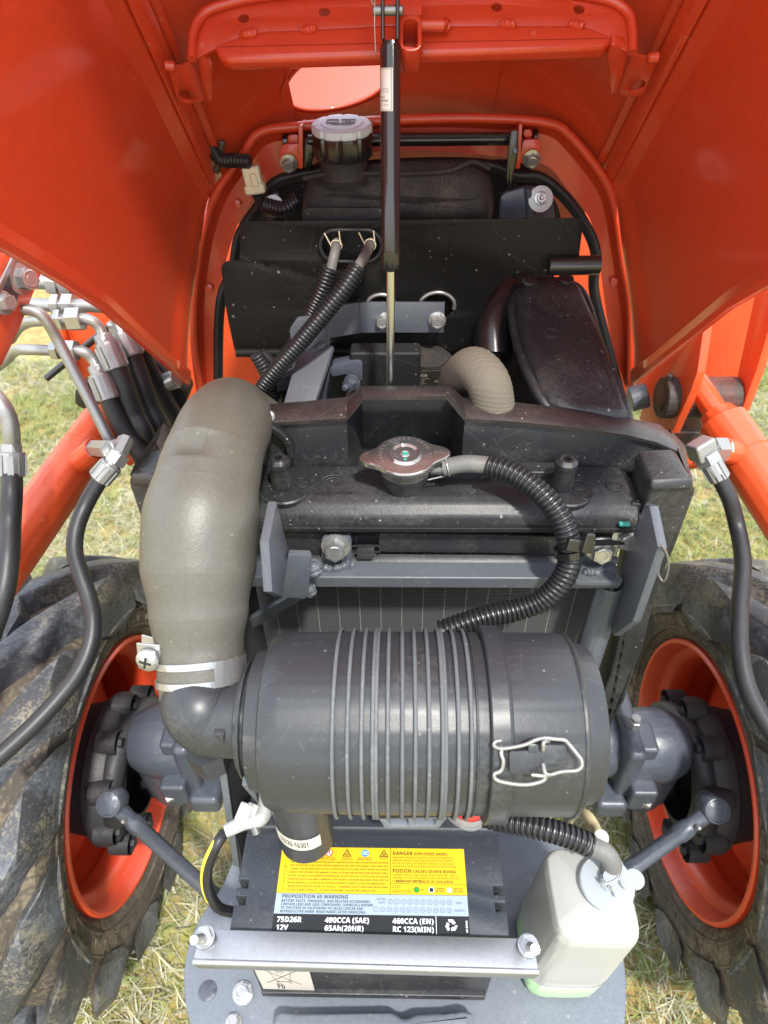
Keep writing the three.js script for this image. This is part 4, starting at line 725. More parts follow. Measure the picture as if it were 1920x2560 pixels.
  part(t, 'clip_tongue', [slab(qs('H', [[930, 890], [1033, 890], [1030, 945], [930, 945]], { z: 0.036 }), 0.01, { r: 0.002 }), ...[915, 1045].map(x => turned(q('H', x, 880, { z: 0.029 }), V(0, 0, 1), [[0, 0.006], [0.001, 0.006], [0.001, 0.004], [0, 0.004]], 18))], M.blackDust);
  part(t, 'core', box(0.02, 0.72, -0.03, 0.44, 0.36, 0.055, 0.002), M.black);
  // woven screen: real wires, warp and weft, with paler carrying wires
  const xs = [], zS = 0.004, x0 = -0.21, x1 = 0.245, y0 = 0.60, y1 = 0.90, warp = [], weft = [], pale = [];
  const strip = (ax, ay, bx, by, w, z, arr) => { const g = new THREE.BoxGeometry(Math.abs(bx - ax) || w, Math.abs(by - ay) || w, w); g.translate((ax + bx) / 2, (ay + by) / 2, z); arr.push(g); };
  for (let i = 0; i <= 130; i++) { const x = x0 + (x1 - x0) * i / 130; strip(x, y0, x, y1, 0.0011, zS, warp); }
  for (let i = 0; i <= 120; i++) { const y = y0 + (y1 - y0) * i / 120; strip(x0, y, x1, y, 0.0010, zS + 0.0009, weft); }
  for (let i = 0; i <= 16; i++) { const x = x0 + 0.01 + (x1 - x0 - 0.02) * i / 16; for (let k = 0; k < 60; k++) { const y = y0 + (y1 - y0) * k / 60; strip(x, y, x, y + 0.0032, 0.0009, zS + 0.0015, pale); } }
  part(t, 'screen_weave', [...warp, ...weft], std({ color: rgb(0.075, 0.075, 0.078), roughness: 0.42 })).userData.kind = 'stuff';
  part(t, 'screen_thread', pale, std({ color: rgb(0.26, 0.25, 0.235), roughness: 0.6 })).userData.kind = 'stuff';
  const rad0 = t;
  const c = capC, up = V(0, 1, 0.08).normalize();
  const sx = V(1, 0, 0), sz = up.clone().cross(sx).negate(); // sz points towards the front
  const R = 0.0305, pts = [];
  for (let i = 0; i < 96; i++) { const a = i / 96 * 2 * Math.PI, d = Math.min(Math.abs(Math.atan2(Math.sin(a - 0.12), Math.cos(a - 0.12))), Math.abs(Math.atan2(Math.sin(a - 3.26), Math.cos(a - 3.26)))); const e = Math.exp(-Math.pow(d / 0.30, 2)); pts.push(new THREE.Vector2(Math.cos(a) * (R + 0.0165 * e), Math.sin(a) * (R + 0.0165 * e) * (1 - 0.0 * e))); }
  const top = new THREE.ExtrudeGeometry(new THREE.Shape(pts), { depth: 0.003, bevelEnabled: true, bevelSize: 0.0025, bevelThickness: 0.0025, bevelSegments: 4, curveSegments: 4 });
  const B = new THREE.Matrix4().makeBasis(sx, sz.clone().negate(), up).setPosition(c);
  top.applyMatrix4(B);
  const capMat = std({ color: rgb(0.40, 0.395, 0.39), metalness: 0.9, roughness: 0.36, roughnessMap: roughVar, bumpMap: fine, bumpScale: 0.00008 });
  const cap = part(rad0, 'pressure_cap', toCreasedNormals(top, 0.6), capMat); cap.userData.label = 'steel pressure cap with two ears and warning words';
  part(cap, 'cap_skirt', turned(c.clone().addScaledVector(up, -0.014), up, [[0, 0.0275], [0.002, 0.029], [0.013, 0.029], [0.014, 0]], 40), capMat);
  const cc = c.clone().addScaledVector(up, 0.0055);
  part(cap, 'cap_dish', turned(cc, up, [[0, 0.0185], [0.0014, 0.0175], [0.0028, 0.0160], [0.0028, 0.0150], [0.0006, 0.0125], [0.0006, 0]], 48), capMat);
  part(cap, 'cap_rivet', turned(cc.clone().addScaledVector(up, 0.0006), up, [[0, 0.0052], [0.0012, 0.0046], [0.0012, 0.0036], [0.0006, 0.003], [0.0006, 0]], 28), M.zinc);
  part(cap, 'paint_mark', [turned(cc.clone().addScaledVector(up, 0.0009), up, [[0, 0.0034], [0.0008, 0.0026], [0.001, 0]], 20), turned(cc.clone().addScaledVector(up, 0.0004).addScaledVector(sz, 0.0088), up, [[0, 0.0022], [0.0006, 0.0016], [0.0007, 0]], 14)], std({ color: rgb(0.03, 0.30, 0.22), roughness: 0.5 }));
  // stamped lettering on a printed ring
  const tex = canvasTex(1024, 1024, (x, w, h) => {
    x.fillStyle = '#000'; x.fillRect(0, 0, w, h); x.fillStyle = '#fff'; x.strokeStyle = '#fff'; x.font = 'bold 92px sans-serif'; x.textAlign = 'center';
    const arcText = (s, a0, a1, r) => { for (let i = 0; i < s.length; i++) { const a = a0 + (a1 - a0) * i / (s.length - 1); x.save(); x.translate(512 + Math.cos(a) * r, 512 + Math.sin(a) * r); x.rotate(a + Math.PI / 2); x.fillText(s[i], 0, 0); x.restore(); } };
    arcText('DANGER-NEVER OPEN HOT', Math.PI * 0.86, Math.PI * 2.12, 400);
    x.lineWidth = 7; x.beginPath(); x.arc(512, 512, 330, 0.9, 2.4); x.stroke(); x.beginPath(); x.arc(512, 512, 330, 0, 6.3); x.globalAlpha = 0.35; x.stroke();
  });
  tex.colorSpace = THREE.NoColorSpace;
  const ringG = new THREE.RingGeometry(0.0188, 0.0298, 64, 2), rp = ringG.attributes.position, ru = ringG.attributes.uv;
  for (let i = 0; i < rp.count; i++) ru.setXY(i, rp.getX(i) / 0.0298 * 0.47 + 0.5, rp.getY(i) / 0.0298 * 0.47 + 0.5);
  ringG.applyMatrix4(B.clone().setPosition(c.clone().addScaledVector(up, 0.0058)));
  part(cap, 'stamped_lettering', ringG, std({ color: rgb(0.72, 0.70, 0.69), metalness: 1, roughness: 0.45, alphaMap: tex, transparent: true }), true).userData.label = 'stamped warning words DANGER NEVER OPEN HOT';
  const e9 = canvasTex(256, 128, (x, w, h) => { x.fillStyle = '#000'; x.fillRect(0, 0, w, h); x.fillStyle = '#fff'; x.font = 'bold 100px sans-serif'; x.fillText('0.9', 40, 100); }); e9.colorSpace = THREE.NoColorSpace;
  const eg = new THREE.PlaneGeometry(0.014, 0.007); eg.rotateZ(-0.2); eg.applyMatrix4(B.clone().setPosition(c.clone().addScaledVector(up, 0.0058).addScaledVector(sx, 0.0365).addScaledVector(sz, -0.0035)));
  part(cap, 'pressure_mark', eg, std({ color: rgb(0.72, 0.70, 0.69), metalness: 1, roughness: 0.45, alphaMap: e9, transparent: true }), true);
  seat(t);
}
// overflow hose: plain neck, ribbed sleeve, under the filter, down to the bottle
{
  const t = thing('overflow_hose', 'ribbed black overflow hose from radiator cap to coolant bottle', 'hose');
  const n0 = q('I', 20, 165, { z: 0.0 }), n1 = q('I', 150, 140, { z: 0.0 }), n2 = q('I', 300, 150, { z: 0.004 });
  part(t, 'neck_hose', sweep([n0, n1, n2], 0.0094, { seg: 24, rs: 20 }), M.greyHose);
  const rc = q('I', 48, 158, { z: 0.0 }), ring = []; const dn = n1.clone().sub(n0), Bm = basis(dn), bx = V(0, 0, 0), by = V(0, 0, 0); Bm.extractBasis(bx, by, V(0, 0, 0));
  for (let i = 0; i < 16; i++) { const a = i / 16 * 6.2832; ring.push(rc.clone().addScaledVector(bx, Math.cos(a) * 0.0102).addScaledVector(by, Math.sin(a) * 0.0102)); }
  part(t, 'wire_clamp', [sweep(ring, 0.001, { seg: 40, rs: 8, closed: true, cap: false }), rod(rc.clone().add(V(-0.004, -0.01, 0.004)), rc.clone().add(V(-0.022, -0.012, 0.008)), 0.0008, 6)], M.zinc);
  const s = [['I', 280, 150, 0.004], ['I', 400, 185, 0.014], ['I', 530, 260, 0.028], ['I', 640, 360, 0.044], ['I', 725, 480, 0.058], ['I', 768, 620, 0.070], ['I', 765, 740, 0.078], ['I', 710, 850, 0.084], ['I', 600, 950, 0.088], ['I', 460, 1005, 0.092], ['I', 300, 1040, 0.098], ['I', 150, 1085, 0.105], ['I', 0, 1140, 0.112]].map(([c, x, y, z]) => q(c, x, y, { z }));
  part(t, 'ribbed_sleeve', conduit(s, 0.0126, 0.0056, 0.0028, { rs: 22 }), M.conduit);
  const u = [['J', 1330, 1180, 0.20], ['J', 1480, 1235, 0.225], ['K', 150, 1085, 0.25], ['K', 330, 1115, 0.262], ['K', 520, 1155, 0.272], ['K', 680, 1205, 0.279], ['K', 768, 1245, 0.284]].map(([c, x, y, z]) => q(c, x, y, { z }));
  part(t, 'ribbed_sleeve', conduit(u, 0.0120, 0.0056, 0.0028, { rs: 22 }), M.conduit);
  part(t, 'end_hose', sweep([q('K', 745, 1235, { z: 0.283 }), q('K', 830, 1275, { z: 0.290 }), q('K', 868, 1330, { z: 0.296 }), q('K', 850, 1395, { z: 0.300 })], 0.0098, { seg: 40, rs: 20 }), M.greyHose);
  seat(t);
}
{
  const t = thing('cable_tie', 'black cable tie holding the ribbed hose to the frame', 'cable tie');
  const c = q('I', 765, 660, { z: 0.073 }), d = q('I', 775, 720, { z: 0.077 }).sub(q('I', 760, 580, { z: 0.068 })).normalize(), B = basis(d), bx = V(0, 0, 0), by = V(0, 0, 0); B.extractBasis(bx, by, V(0, 0, 0));
  part(t, 'strap', turned(c.clone().addScaledVector(d, -0.004), d, [[0, 0.0145], [0, 0.0158], [0.008, 0.0158], [0.008, 0.0145], [0, 0.0145]], 30), M.gloss);
  const h = q('I', 830, 625, { z: 0.085 });
  part(t, 'tie_head', [boxAt(h, V(0.2, 0.3, 1), V(0.25, 1, 0), 0.030, 0.014, 0.007, 0.002), boxAt(q('I', 870, 605, { z: 0.086 }), V(0.2, 0.3, 1), V(0.25, 1, 0), 0.010, 0.022, 0.010, 0.002)], M.gloss);
  part(t, 'tie_tail', slab([q('I', 880, 595, { z: 0.082 }), q('I', 1000, 585, { z: 0.06 }), q('I', 1100, 608, { z: 0.05 }), q('I', 1105, 625, { z: 0.05 }), q('I', 1000, 620, { z: 0.06 }), q('I', 890, 632, { z: 0.082 })], 0.0012, { out: V(0, 0.5, 1), bevel: 0.0003 }), M.gloss);
  seat(t);
}
// ------------------------------------------------------------------ grey front frame with latch plates
{
  const t = thing('grey_frame', 'grey painted steel frame bar with upright latch plates', 'frame');
  const zf = 0.058;
  const tl = q('H', 300, 1040, { z: zf }), tr = q('I', 690, 828, { z: zf });
  const yTop = (tl.y + tr.y) / 2, h = 0.017, x0 = -0.205, x1 = q('I', 1070, 845, { z: zf }).x;
  part(t, 'cross_bar', [box((x0 + x1) / 2, yTop - h / 2, zf - 0.02, x1 - x0, h, 0.04, 0.0022)], M.steel);
  part(t, 'end_plate', slab([['I', 800, 742], ['I', 1045, 735], ['I', 1082, 845], ['I', 800, 838]].map(a => q(...a, { y: yTop + 0.003 })), 0.006, { out: V(0, 1, 0), r: 0.003, holes: [{ c: q('I', 1000, 796, { y: yTop + 0.003 }), rx: 0.0075, ry: 0.007 }] }), M.steel);
  part(t, 'tab_plate', slab([['H', 735, 805], ['H', 888, 808], ['H', 898, 835], ['H', 898, 980], ['H', 720, 978], ['H', 720, 830]].map(a => q(...a, { z: 0.034 })), 0.004, { r: 0.002 }), M.steel);
  part(t, 'bolt', boltGeo(q('H', 805, 862, { z: 0.0345 }), V(0, 0.15, 1), 0.0165, 0.0), M.zinc);
  part(t, 'bolt_tip', rod(q('H', 815, 790, { z: 0.02 }), q('H', 815, 768, { z: 0.02 }), 0.006, 14), M.zinc);
  part(t, 'weld', [bead(q('H', 715, 990, { y: yTop + 0.001 }), q('H', 800, 1005, { y: yTop + 0.001 }), 0.006), bead(q('H', 790, 1010, { y: yTop + 0.001 }), q('H', 870, 975, { y: yTop + 0.001 }), 0.006), bead(q('H', 850, 985, { y: yTop + 0.001 }), q('H', 915, 970, { y: yTop + 0.001 }), 0.007)], M.steel);
  // left latch angle: plate in a fore-and-aft plane and a tab facing front
  const XL = -0.128;
  part(t, 'latch_plate', slab([['H', 455, 602], ['H', 490, 750], ['H', 528, 900], ['H', 520, 960], ['H', 482, 1165], ['H', 430, 1135], ['H', 410, 840]].map(a => q(...a, { x: XL })), 0.0085, { out: V(1, 0, 0), bevel: 0.0012 }), M.steel);
  part(t, 'latch_tab', slab([['H', 520, 920], ['H', 648, 925], ['H', 660, 950], ['H', 640, 1160], ['H', 620, 1180], ['H', 478, 1168]].map(a => q(...a, { z: 0.098 })), 0.009, { out: V(0, 0.2, 1), r: 0.002, bevel: 0.0012 }), M.steel);
  part(t, 'weld', [bead(q('H', 665, 965, { z: 0.09 }), q('H', 680, 1030, { z: 0.088 }), 0.0085), bead(q('H', 650, 1105, { z: 0.088 }), q('H', 655, 1150, { z: 0.086 }), 0.007)], M.steel);
  // right latch plate
  const XR = 0.236;
  part(t, 'latch_plate', slab([['I', 1212, 378], ['I', 1240, 392], ['I', 1290, 635], ['I', 1140, 1075], ['I', 1025, 1160], ['I', 1010, 1120], ['I', 1078, 860], ['I', 1070, 755]].map(a => q(...a, { x: XR })), 0.0095, { out: V(-1, 0, 0), bevel: 0.0014 }), M.steel);
  const wl = [['I', 1312, 620, 0.11], ['I', 1345, 680, 0.105], ['I', 1352, 770, 0.10], ['I', 1325, 838, 0.095], ['I', 1295, 800, 0.095], ['I', 1300, 740, 0.10], ['I', 1290, 725, 0.105]].map(([c, x, y, z]) => q(c, x, y, { z }));
  part(t, 'wire_loop', sweep(wl, 0.0012, { seg: 50, rs: 8 }), M.zinc);
  part(t, 'support_tube', tubeEnd(q('I', 1010, 845, { z: 0.045 }), q('I', 858, 1330, { z: 0.055 }), 0.0175, 0.0145, 28), M.steel);
  const ba = q('H', 660, 1120, { z: 0.05 }), bb = q('J', 180, 220, { z: 0.07 }), bd = V(0, 0.012, 0.004);
  part(t, 'diagonal_brace', slab([ba.clone().add(bd), bb.clone().add(bd), bb.clone().sub(bd), ba.clone().sub(bd)], 0.006, { bevel: 0.0008 }), M.steel);
  part(t, 'bolt', boltGeo(q('I', 945, 645, { z: 0.036 }), V(0, 0.2, 1), 0.0155), M.zinc);
  part(t, 'tab_plate', slab([['I', 900, 590], ['I', 1025, 590], ['I', 1020, 740], ['I', 840, 742], ['I', 845, 690]].map(a => q(...a, { z: 0.034 })), 0.004, { r: 0.002 }), M.steel);
  part(t, 'bolt', boltGeo(q('I', 1093, 575, { z: 0.03 }), V(0, 0.25, 1), 0.0145), M.zinc);
  part(t, 'weld', bead(q('I', 850, 788, { y: yTop + 0.004 }), q('I', 950, 785, { y: yTop + 0.004 }), 0.006), M.steel);
  seat(t);
}
// ------------------------------------------------------------------ air cleaner
const AC = V(0, 0.888, 0.2415), NF = { n: V(0, 0.643, 0.766), c: V(0, 0.643, 0.766).dot(AC) + 0.080 };
const nx = (c, x, y) => q(c, x, y, NF).x;
{
  const t = thing('air_cleaner', 'large grey black cylindrical air filter housing with ribs lying across', 'air filter');
  const xl = nx('J', 308, 700), xr = nx('K', 752, 600) + 0.003, xe = nx('K', 838, 600) + 0.010, X = V(1, 0, 0), A0 = V(xl, AC.y, AC.z), R = 0.0785;
  const x1 = nx('J', 205, 700), x2 = nx('J', 195, 700), x3 = nx('J', 135, 700);
  part(t, 'housing', turned(A0, X, [[0, 0], [0, R - 0.010], [0.002, R - 0.005], [0.008, R - 0.0015], [0.02, R - 0.001], [0.08, R], [xr - xl - 0.004, R], [xr - xl, R - 0.0015], [xr - xl + 0.001, R - 0.006], [xr - xl + 0.001, 0]], 96, 0.5), M.cleaner);
  part(t, 'end_cap', turned(V(xr, AC.y, AC.z), X, [[0, 0], [0, R - 0.0075], [xe - xr - 0.006, R - 0.010], [xe - xr - 0.002, R - 0.0125], [xe - xr, R - 0.018], [xe - xr, 0]], 80), M.cleaner);
  part(t, 'end_bead', turned(V(xr - 0.005, AC.y, AC.z), X, [[0, R - 0.001], [0.0008, R + 0.0009], [0.003, R + 0.0012], [0.0048, R - 0.0005]], 96), M.cleaner);
  part(t, 'shoulder', turned(V(x1, AC.y, AC.z), X, [[0, 0], [0, 0.057], [0.002, 0.061], [xl - x1 + 0.004, 0.064], [xl - x1 + 0.004, 0]], 80), M.cleaner);
  const dx = x1 - x3;
  part(t, 'inlet_collar', turned(V(x3 - 0.003, AC.y, AC.z), X, [[0, 0], [0, 0.041], [0.002, 0.0465], [0.005, 0.0465], [0.006, 0.042], [dx * 0.55, 0.0425], [dx * 0.6, 0.052], [dx * 0.85, 0.053], [dx * 0.9, 0.048], [dx + 0.004, 0.048], [dx + 0.004, 0]], 72), M.cleaner);
  for (const cx of [782, 872, 956, 1022, 1042, 1112, 1200, 1278, 1360, 1441, 1460, 1535, 1612]) {
    const g = new THREE.TorusGeometry(R + 0.0022, 0.0017, 8, 90); g.rotateY(Math.PI / 2); g.translate(nx('J', cx, 700), AC.y, AC.z); part(t, 'rib', g, M.ribs);
  }
  { const g = new THREE.TorusGeometry(R + 0.0002, 0.0012, 6, 90); g.rotateY(Math.PI / 2); g.translate(nx('K', 195, 600), AC.y, AC.z); part(t, 'rib', g, M.cleaner); }
  // retaining band, split at the latch
  const b0 = nx('K', 262, 500), b1 = nx('K', 375, 500), ba = V(b0, AC.y, AC.z);
  part(t, 'band', turned(ba, X, [[0, R - 0.002], [0, R + 0.0055], [0.001, R + 0.0068], [b1 - b0 - 0.003, R + 0.0062], [b1 - b0 - 0.001, R + 0.0072], [b1 - b0, R + 0.0055], [b1 - b0, R - 0.002]], 96, 0.4), M.cleaner);
  // wire latch
  const onR = (c, x, y, r) => q(c, x, y, { n: V(0, 0.56, 0.83), c: V(0, 0.56, 0.83).dot(AC) + r });
  const dn = V(0, 0.50, 0.866);
  const pl = (x, y, h = 0.0) => { const p = q('K', x, y, { n: dn, c: dn.dot(AC) + R + 0.004 }); const d = Math.hypot(p.y - AC.y, p.z - AC.z); const k = (R + 0.008 + h) / d; return V(p.x, AC.y + (p.y - AC.y) * k, AC.z + (p.z - AC.z) * k); };
  part(t, 'latch_wire', [sweep([pl(310, 710), pl(280, 715, .001), pl(272, 735), pl(300, 742, .003), pl(420, 722, .006), pl(470, 702, .007), pl(510, 694, .006), pl(570, 700, .003), pl(630, 708, .002), pl(645, 722, .001), pl(690, 775, .001), pl(708, 800, .001), pl(708, 828, .001), pl(690, 843, .001), pl(600, 846, .003), pl(520, 854, .006), pl(450, 850, .006)], 0.0015, { seg: 120, rs: 10 }),
    sweep([pl(312, 735, .001), pl(306, 770, .002), pl(315, 800, .002), pl(305, 845, .001), pl(272, 862, .001), pl(275, 885, .001), pl(330, 896, .003), pl(440, 892, .006), pl(515, 870, .006), pl(520, 850, .006)], 0.0016, { seg: 80, rs: 10 }),
    sweep([pl(545, 712, .003), pl(515, 708, .008), pl(512, 740, .006), pl(515, 755, .003)], 0.0015, { seg: 24, rs: 8 }), sweep([pl(512, 812, .003), pl(518, 840, .008), pl(545, 850, .006)], 0.0015, { seg: 24, rs: 8 })], M.zinc);
  part(t, 'latch_block', [slab([pl(345, 757, .003), pl(478, 752, .003), pl(478, 858, .003), pl(345, 856, .003)], 0.012, { out: dn, r: 0.002 }), slab([pl(470, 728, .001), pl(640, 735, -.002), pl(650, 830, -.002), pl(470, 836, .001)], 0.008, { out: dn, r: 0.002 }), slab([pl(440, 722, .004), pl(482, 722, .004), pl(482, 762, .004), pl(440, 762, .004)], 0.008, { out: dn })], M.cleaner);
  part(t, 'latch_slot', slab([pl(310, 765, .0005), pl(348, 765, .0005), pl(348, 838, .0005), pl(310, 828, .0005)], 0.006, { out: dn }), M.black);
  // inlet elbow
  const e0 = V(x3, AC.y, AC.z), hb = q('O', 507, 1735, { z: 0.219 }), hc2 = q('O', 504, 1690, { z: 0.208 });
  part(t, 'inlet_elbow', sweep([e0.clone().add(V(0.004, 0, 0)), e0.clone().add(V(-0.010, 0, 0)), V(hb.x + 0.012, AC.y + 0.001, AC.z), V(hb.x + 0.001, AC.y + 0.012, AC.z - 0.006), hb, hc2], (s) => 0.0350 - 0.0035 * s, { seg: 60, rs: 40 }), M.cleaner);
  part(t, 'elbow_fin', slab([q('J', 75, 800, { z: 0.285 }), q('J', 140, 798, { z: 0.285 }), q('J', 140, 850, { z: 0.285 })], 0.006, {}), M.cleaner);
  const pg = q('J', 55, 925, { z: 0.26 });
  const hx = new THREE.CylinderGeometry(0.019, 0.017, 0.03, 6); hx.translate(pg.x, pg.y, pg.z);
  part(t, 'elbow_plug', toCreasedNormals(hx, 0.3), M.cleaner);
  part(t, 'support_leg', slab([q('J', 248, 1100, { z: 0.30 }), q('J', 318, 1098, { z: 0.30 }), q('J', 345, 1210, { z: 0.29 })], 0.008, {}), M.steel);
  // dust valve
  const vb = q('J', 640, 1425, { y: 0.745 }), va = V(vb.x - 0.004, vb.y + 0.085, vb.z - 0.014), vd = vb.clone().sub(va), vl = vd.length();
  part(t, 'dust_outlet', turned(va, vd, [[0, 0], [0, 0.029], [vl * 0.5, 0.0275], [vl - 0.004, 0.0262], [vl, 0.023], [vl + 0.0005, 0.0]], 56), M.cleaner);
  const tex = canvasTex(1024, 160, (x, w, h) => { x.fillStyle = '#b9b5a8'; x.fillRect(0, 0, w, h); x.fillStyle = '#15131a'; x.font = 'bold 104px sans-serif'; x.fillText('16220-16301', 180, 118); });
  const d = vd.clone().normalize(), nxv = X.clone(), nyv = d.clone().cross(nxv).normalize(); if (nyv.z < 0) nyv.negate(); const g = new THREE.BufferGeometry(), pos = [], uv = [], idx = [];
  const up = V(0, 0.643, 0.766); const yv = up.clone().sub(d.clone().multiplyScalar(up.dot(d))).normalize();
  for (let i = 0; i < 2; i++) for (let j = 0; j <= 18; j++) { const th = -1.15 + 1.85 * j / 18, tt = vl * (0.50 + 0.19 * i), rad = 0.0277 - 0.0012 * (tt / vl - 0.5) * 2 + 0.0003, p = va.clone().addScaledVector(d, tt).addScaledVector(nxv, Math.sin(th) * rad).addScaledVector(yv, Math.cos(th) * rad); pos.push(p.x, p.y, p.z); uv.push(j / 18, 1 - i); }
  for (let j = 0; j < 18; j++) idx.push(j, 19 + j, j + 1, j + 1, 19 + j, 20 + j);
  g.setAttribute('position', new THREE.Float32BufferAttribute(pos, 3)); g.setAttribute('uv', new THREE.Float32BufferAttribute(uv, 2)); g.setIndex(idx); g.computeVertexNormals();
  part(t, 'number_strip', g, std({ map: tex, roughness: 0.6, side: THREE.DoubleSide }), true).userData.label = 'white strip printed 16220-16301';
  // pale mount foot under the ribs
  const fz = { z: 0.300 }, J = (x, y, z) => q('J', x, y, { z });
  part(t, 'mount_foot', slab([[1045, 1285], [1475, 1283], [1440, 1320], [1420, 1352], [1095, 1355], [1075, 1320]].map(a => J(...a, 0.298)), 0.012, { r: 0.004, holes: [{ pts: [[1110, 1297], [1235, 1297], [1235, 1340], [1125, 1340]].map(a => J(...a, 0.298)), r: 0.003 }, { pts: [[1270, 1297], [1405, 1297], [1390, 1338], [1270, 1340]].map(a => J(...a, 0.298)), r: 0.003 }], bevel: 0.001 }), M.tray);
  part(t, 'foot_clip', slab([[1020, 1268], [1492, 1258], [1490, 1288], [1028, 1300]].map(a => J(...a, 0.302)), 0.012, { r: 0.002 }), M.black);
  seat(t);
}
// ------------------------------------------------------------------ intake hose and its clamp
{
  const t = thing('intake_hose', 'wide dusty tan grey rubber intake hose curving up from the filter', 'hose');
  const P = [[507, 1735, 0.219], [504, 1690, 0.208], [501, 1620, 0.190], [497, 1520, 0.166], [497, 1410, 0.138], [504, 1300, 0.108], [522, 1200, 0.072], [545, 1118, 0.032], [568, 1066, -0.018], [588, 1056, -0.075]].map(([x, y, z]) => q('O', x, y, { z }));
  P.push(V(-0.180, 0.95, -0.105), V(-0.182, 0.89, -0.112));
  const rad = radii(P, [0.0385, 0.0392, 0.0402, 0.0455, 0.0530, 0.0540, 0.0490, 0.0470, 0.0475, 0.0480, 0.048, 0.047]);
  const hoseG = sweep(P, (s, th, L, p) => {
    let r = rad(s);
    r += 0.00035 * Math.sin(s * 46) * Math.max(0, Math.sin(th * 0.5 + s * 9)) + 0.0006 * Math.sin(th * 3 + s * 11) * Math.sin(Math.PI * s);
    const w = Math.abs(((s * 13) % 1) - 0.5); r += w > 0.485 ? 0.00022 : 0;
    const dk = Math.max(0, 1 - Math.pow((s - 0.438) / 0.026, 2)); const ang = Math.atan2(Math.sin(th + 0.35), Math.cos(th + 0.35)); r -= 0.009 * dk * Math.exp(-Math.pow(ang / 0.42, 2)); return r; }, { seg: 320, rs: 72, cap: false });
  part(t, 'hose_body', hoseG, M.tan);
  const c = thing('hose_clamp', 'bright steel hose clamp with screw at the lower end of the intake hose', 'clamp');
  const cA = P[1].clone().lerp(P[2], 0.10), cd = P[2].clone().sub(P[0]).normalize(), B = basis(cd), bx = V(0, 0, 0), by = V(0, 0, 0); B.extractBasis(bx, by, V(0, 0, 0));
  const ringB = (o, w, r0, th0 = 0, th1 = 2 * Math.PI) => { // band of width w, from angle th0 to th1
    const n = 60, pos = [], idx = []; const prof = [[0, r0], [0, r0 + 0.0012], [w, r0 + 0.0012], [w, r0]];
    for (let i = 0; i <= n; i++) { const th = th0 + (th1 - th0) * i / n; for (const [z, r] of prof) { const p = cA.clone().addScaledVector(cd, o + z).addScaledVector(bx, Math.cos(th) * r).addScaledVector(by, Math.sin(th) * r); pos.push(p.x, p.y, p.z); } }
    for (let i = 0; i < n; i++) for (let k = 0; k < 4; k++) { const a = i * 4 + k, b = i * 4 + (k + 1) % 4; idx.push(a, a + 4, b, b, a + 4, b + 4); }
    const g = new THREE.BufferGeometry(); g.setAttribute('position', new THREE.Float32BufferAttribute(pos, 3)); g.setIndex(idx); return toCreasedNormals(g, 0.4); };
  const rB = 0.0400;
  const right = Math.atan2(V(1, 0, 0.35).dot(by), V(1, 0, 0.35).dot(bx));
  part(c, 'band', [ringB(-0.008, 0.006, rB), ringB(0.009, 0.006, rB + 0.0003), ringB(-0.008, 0.023, rB + 0.0005, right - 0.75, right + 0.75)], M.zinc);
  const sc = q('G', 880, 825, { z: 0.215 });
  part(c, 'screw_lug', [boxAt(sc.clone().add(V(0, 0, -0.003)), V(-0.1, 0.4, 1), V(0, 1, 0), 0.022, 0.026, 0.002, 0.0008), boxAt(q('G', 900, 745, { z: 0.19 }), V(-0.3, 0.5, 1), V(0, 1, 0), 0.022, 0.018, 0.002, 0.0008)], M.zinc);
  const sw = part(c, 'screw', turned(sc, V(-0.1, 0.4, 1), [[0, 0.0105], [0.003, 0.0105], [0.0055, 0.0085], [0.007, 0.005], [0.0072, 0]], 24), M.zinc);
  const sd = V(-0.1, 0.4, 1).normalize();
  part(sw, 'screw_slot', [boxAt(sc.clone().addScaledVector(sd, 0.0068), sd, V(0.2, 1, 0), 0.0022, 0.011, 0.0016, 0.0005), boxAt(sc.clone().addScaledVector(sd, 0.0068), sd, V(0.2, 1, 0), 0.011, 0.0022, 0.0017, 0.0005)], M.black);
  seat(t); seat(c);
}
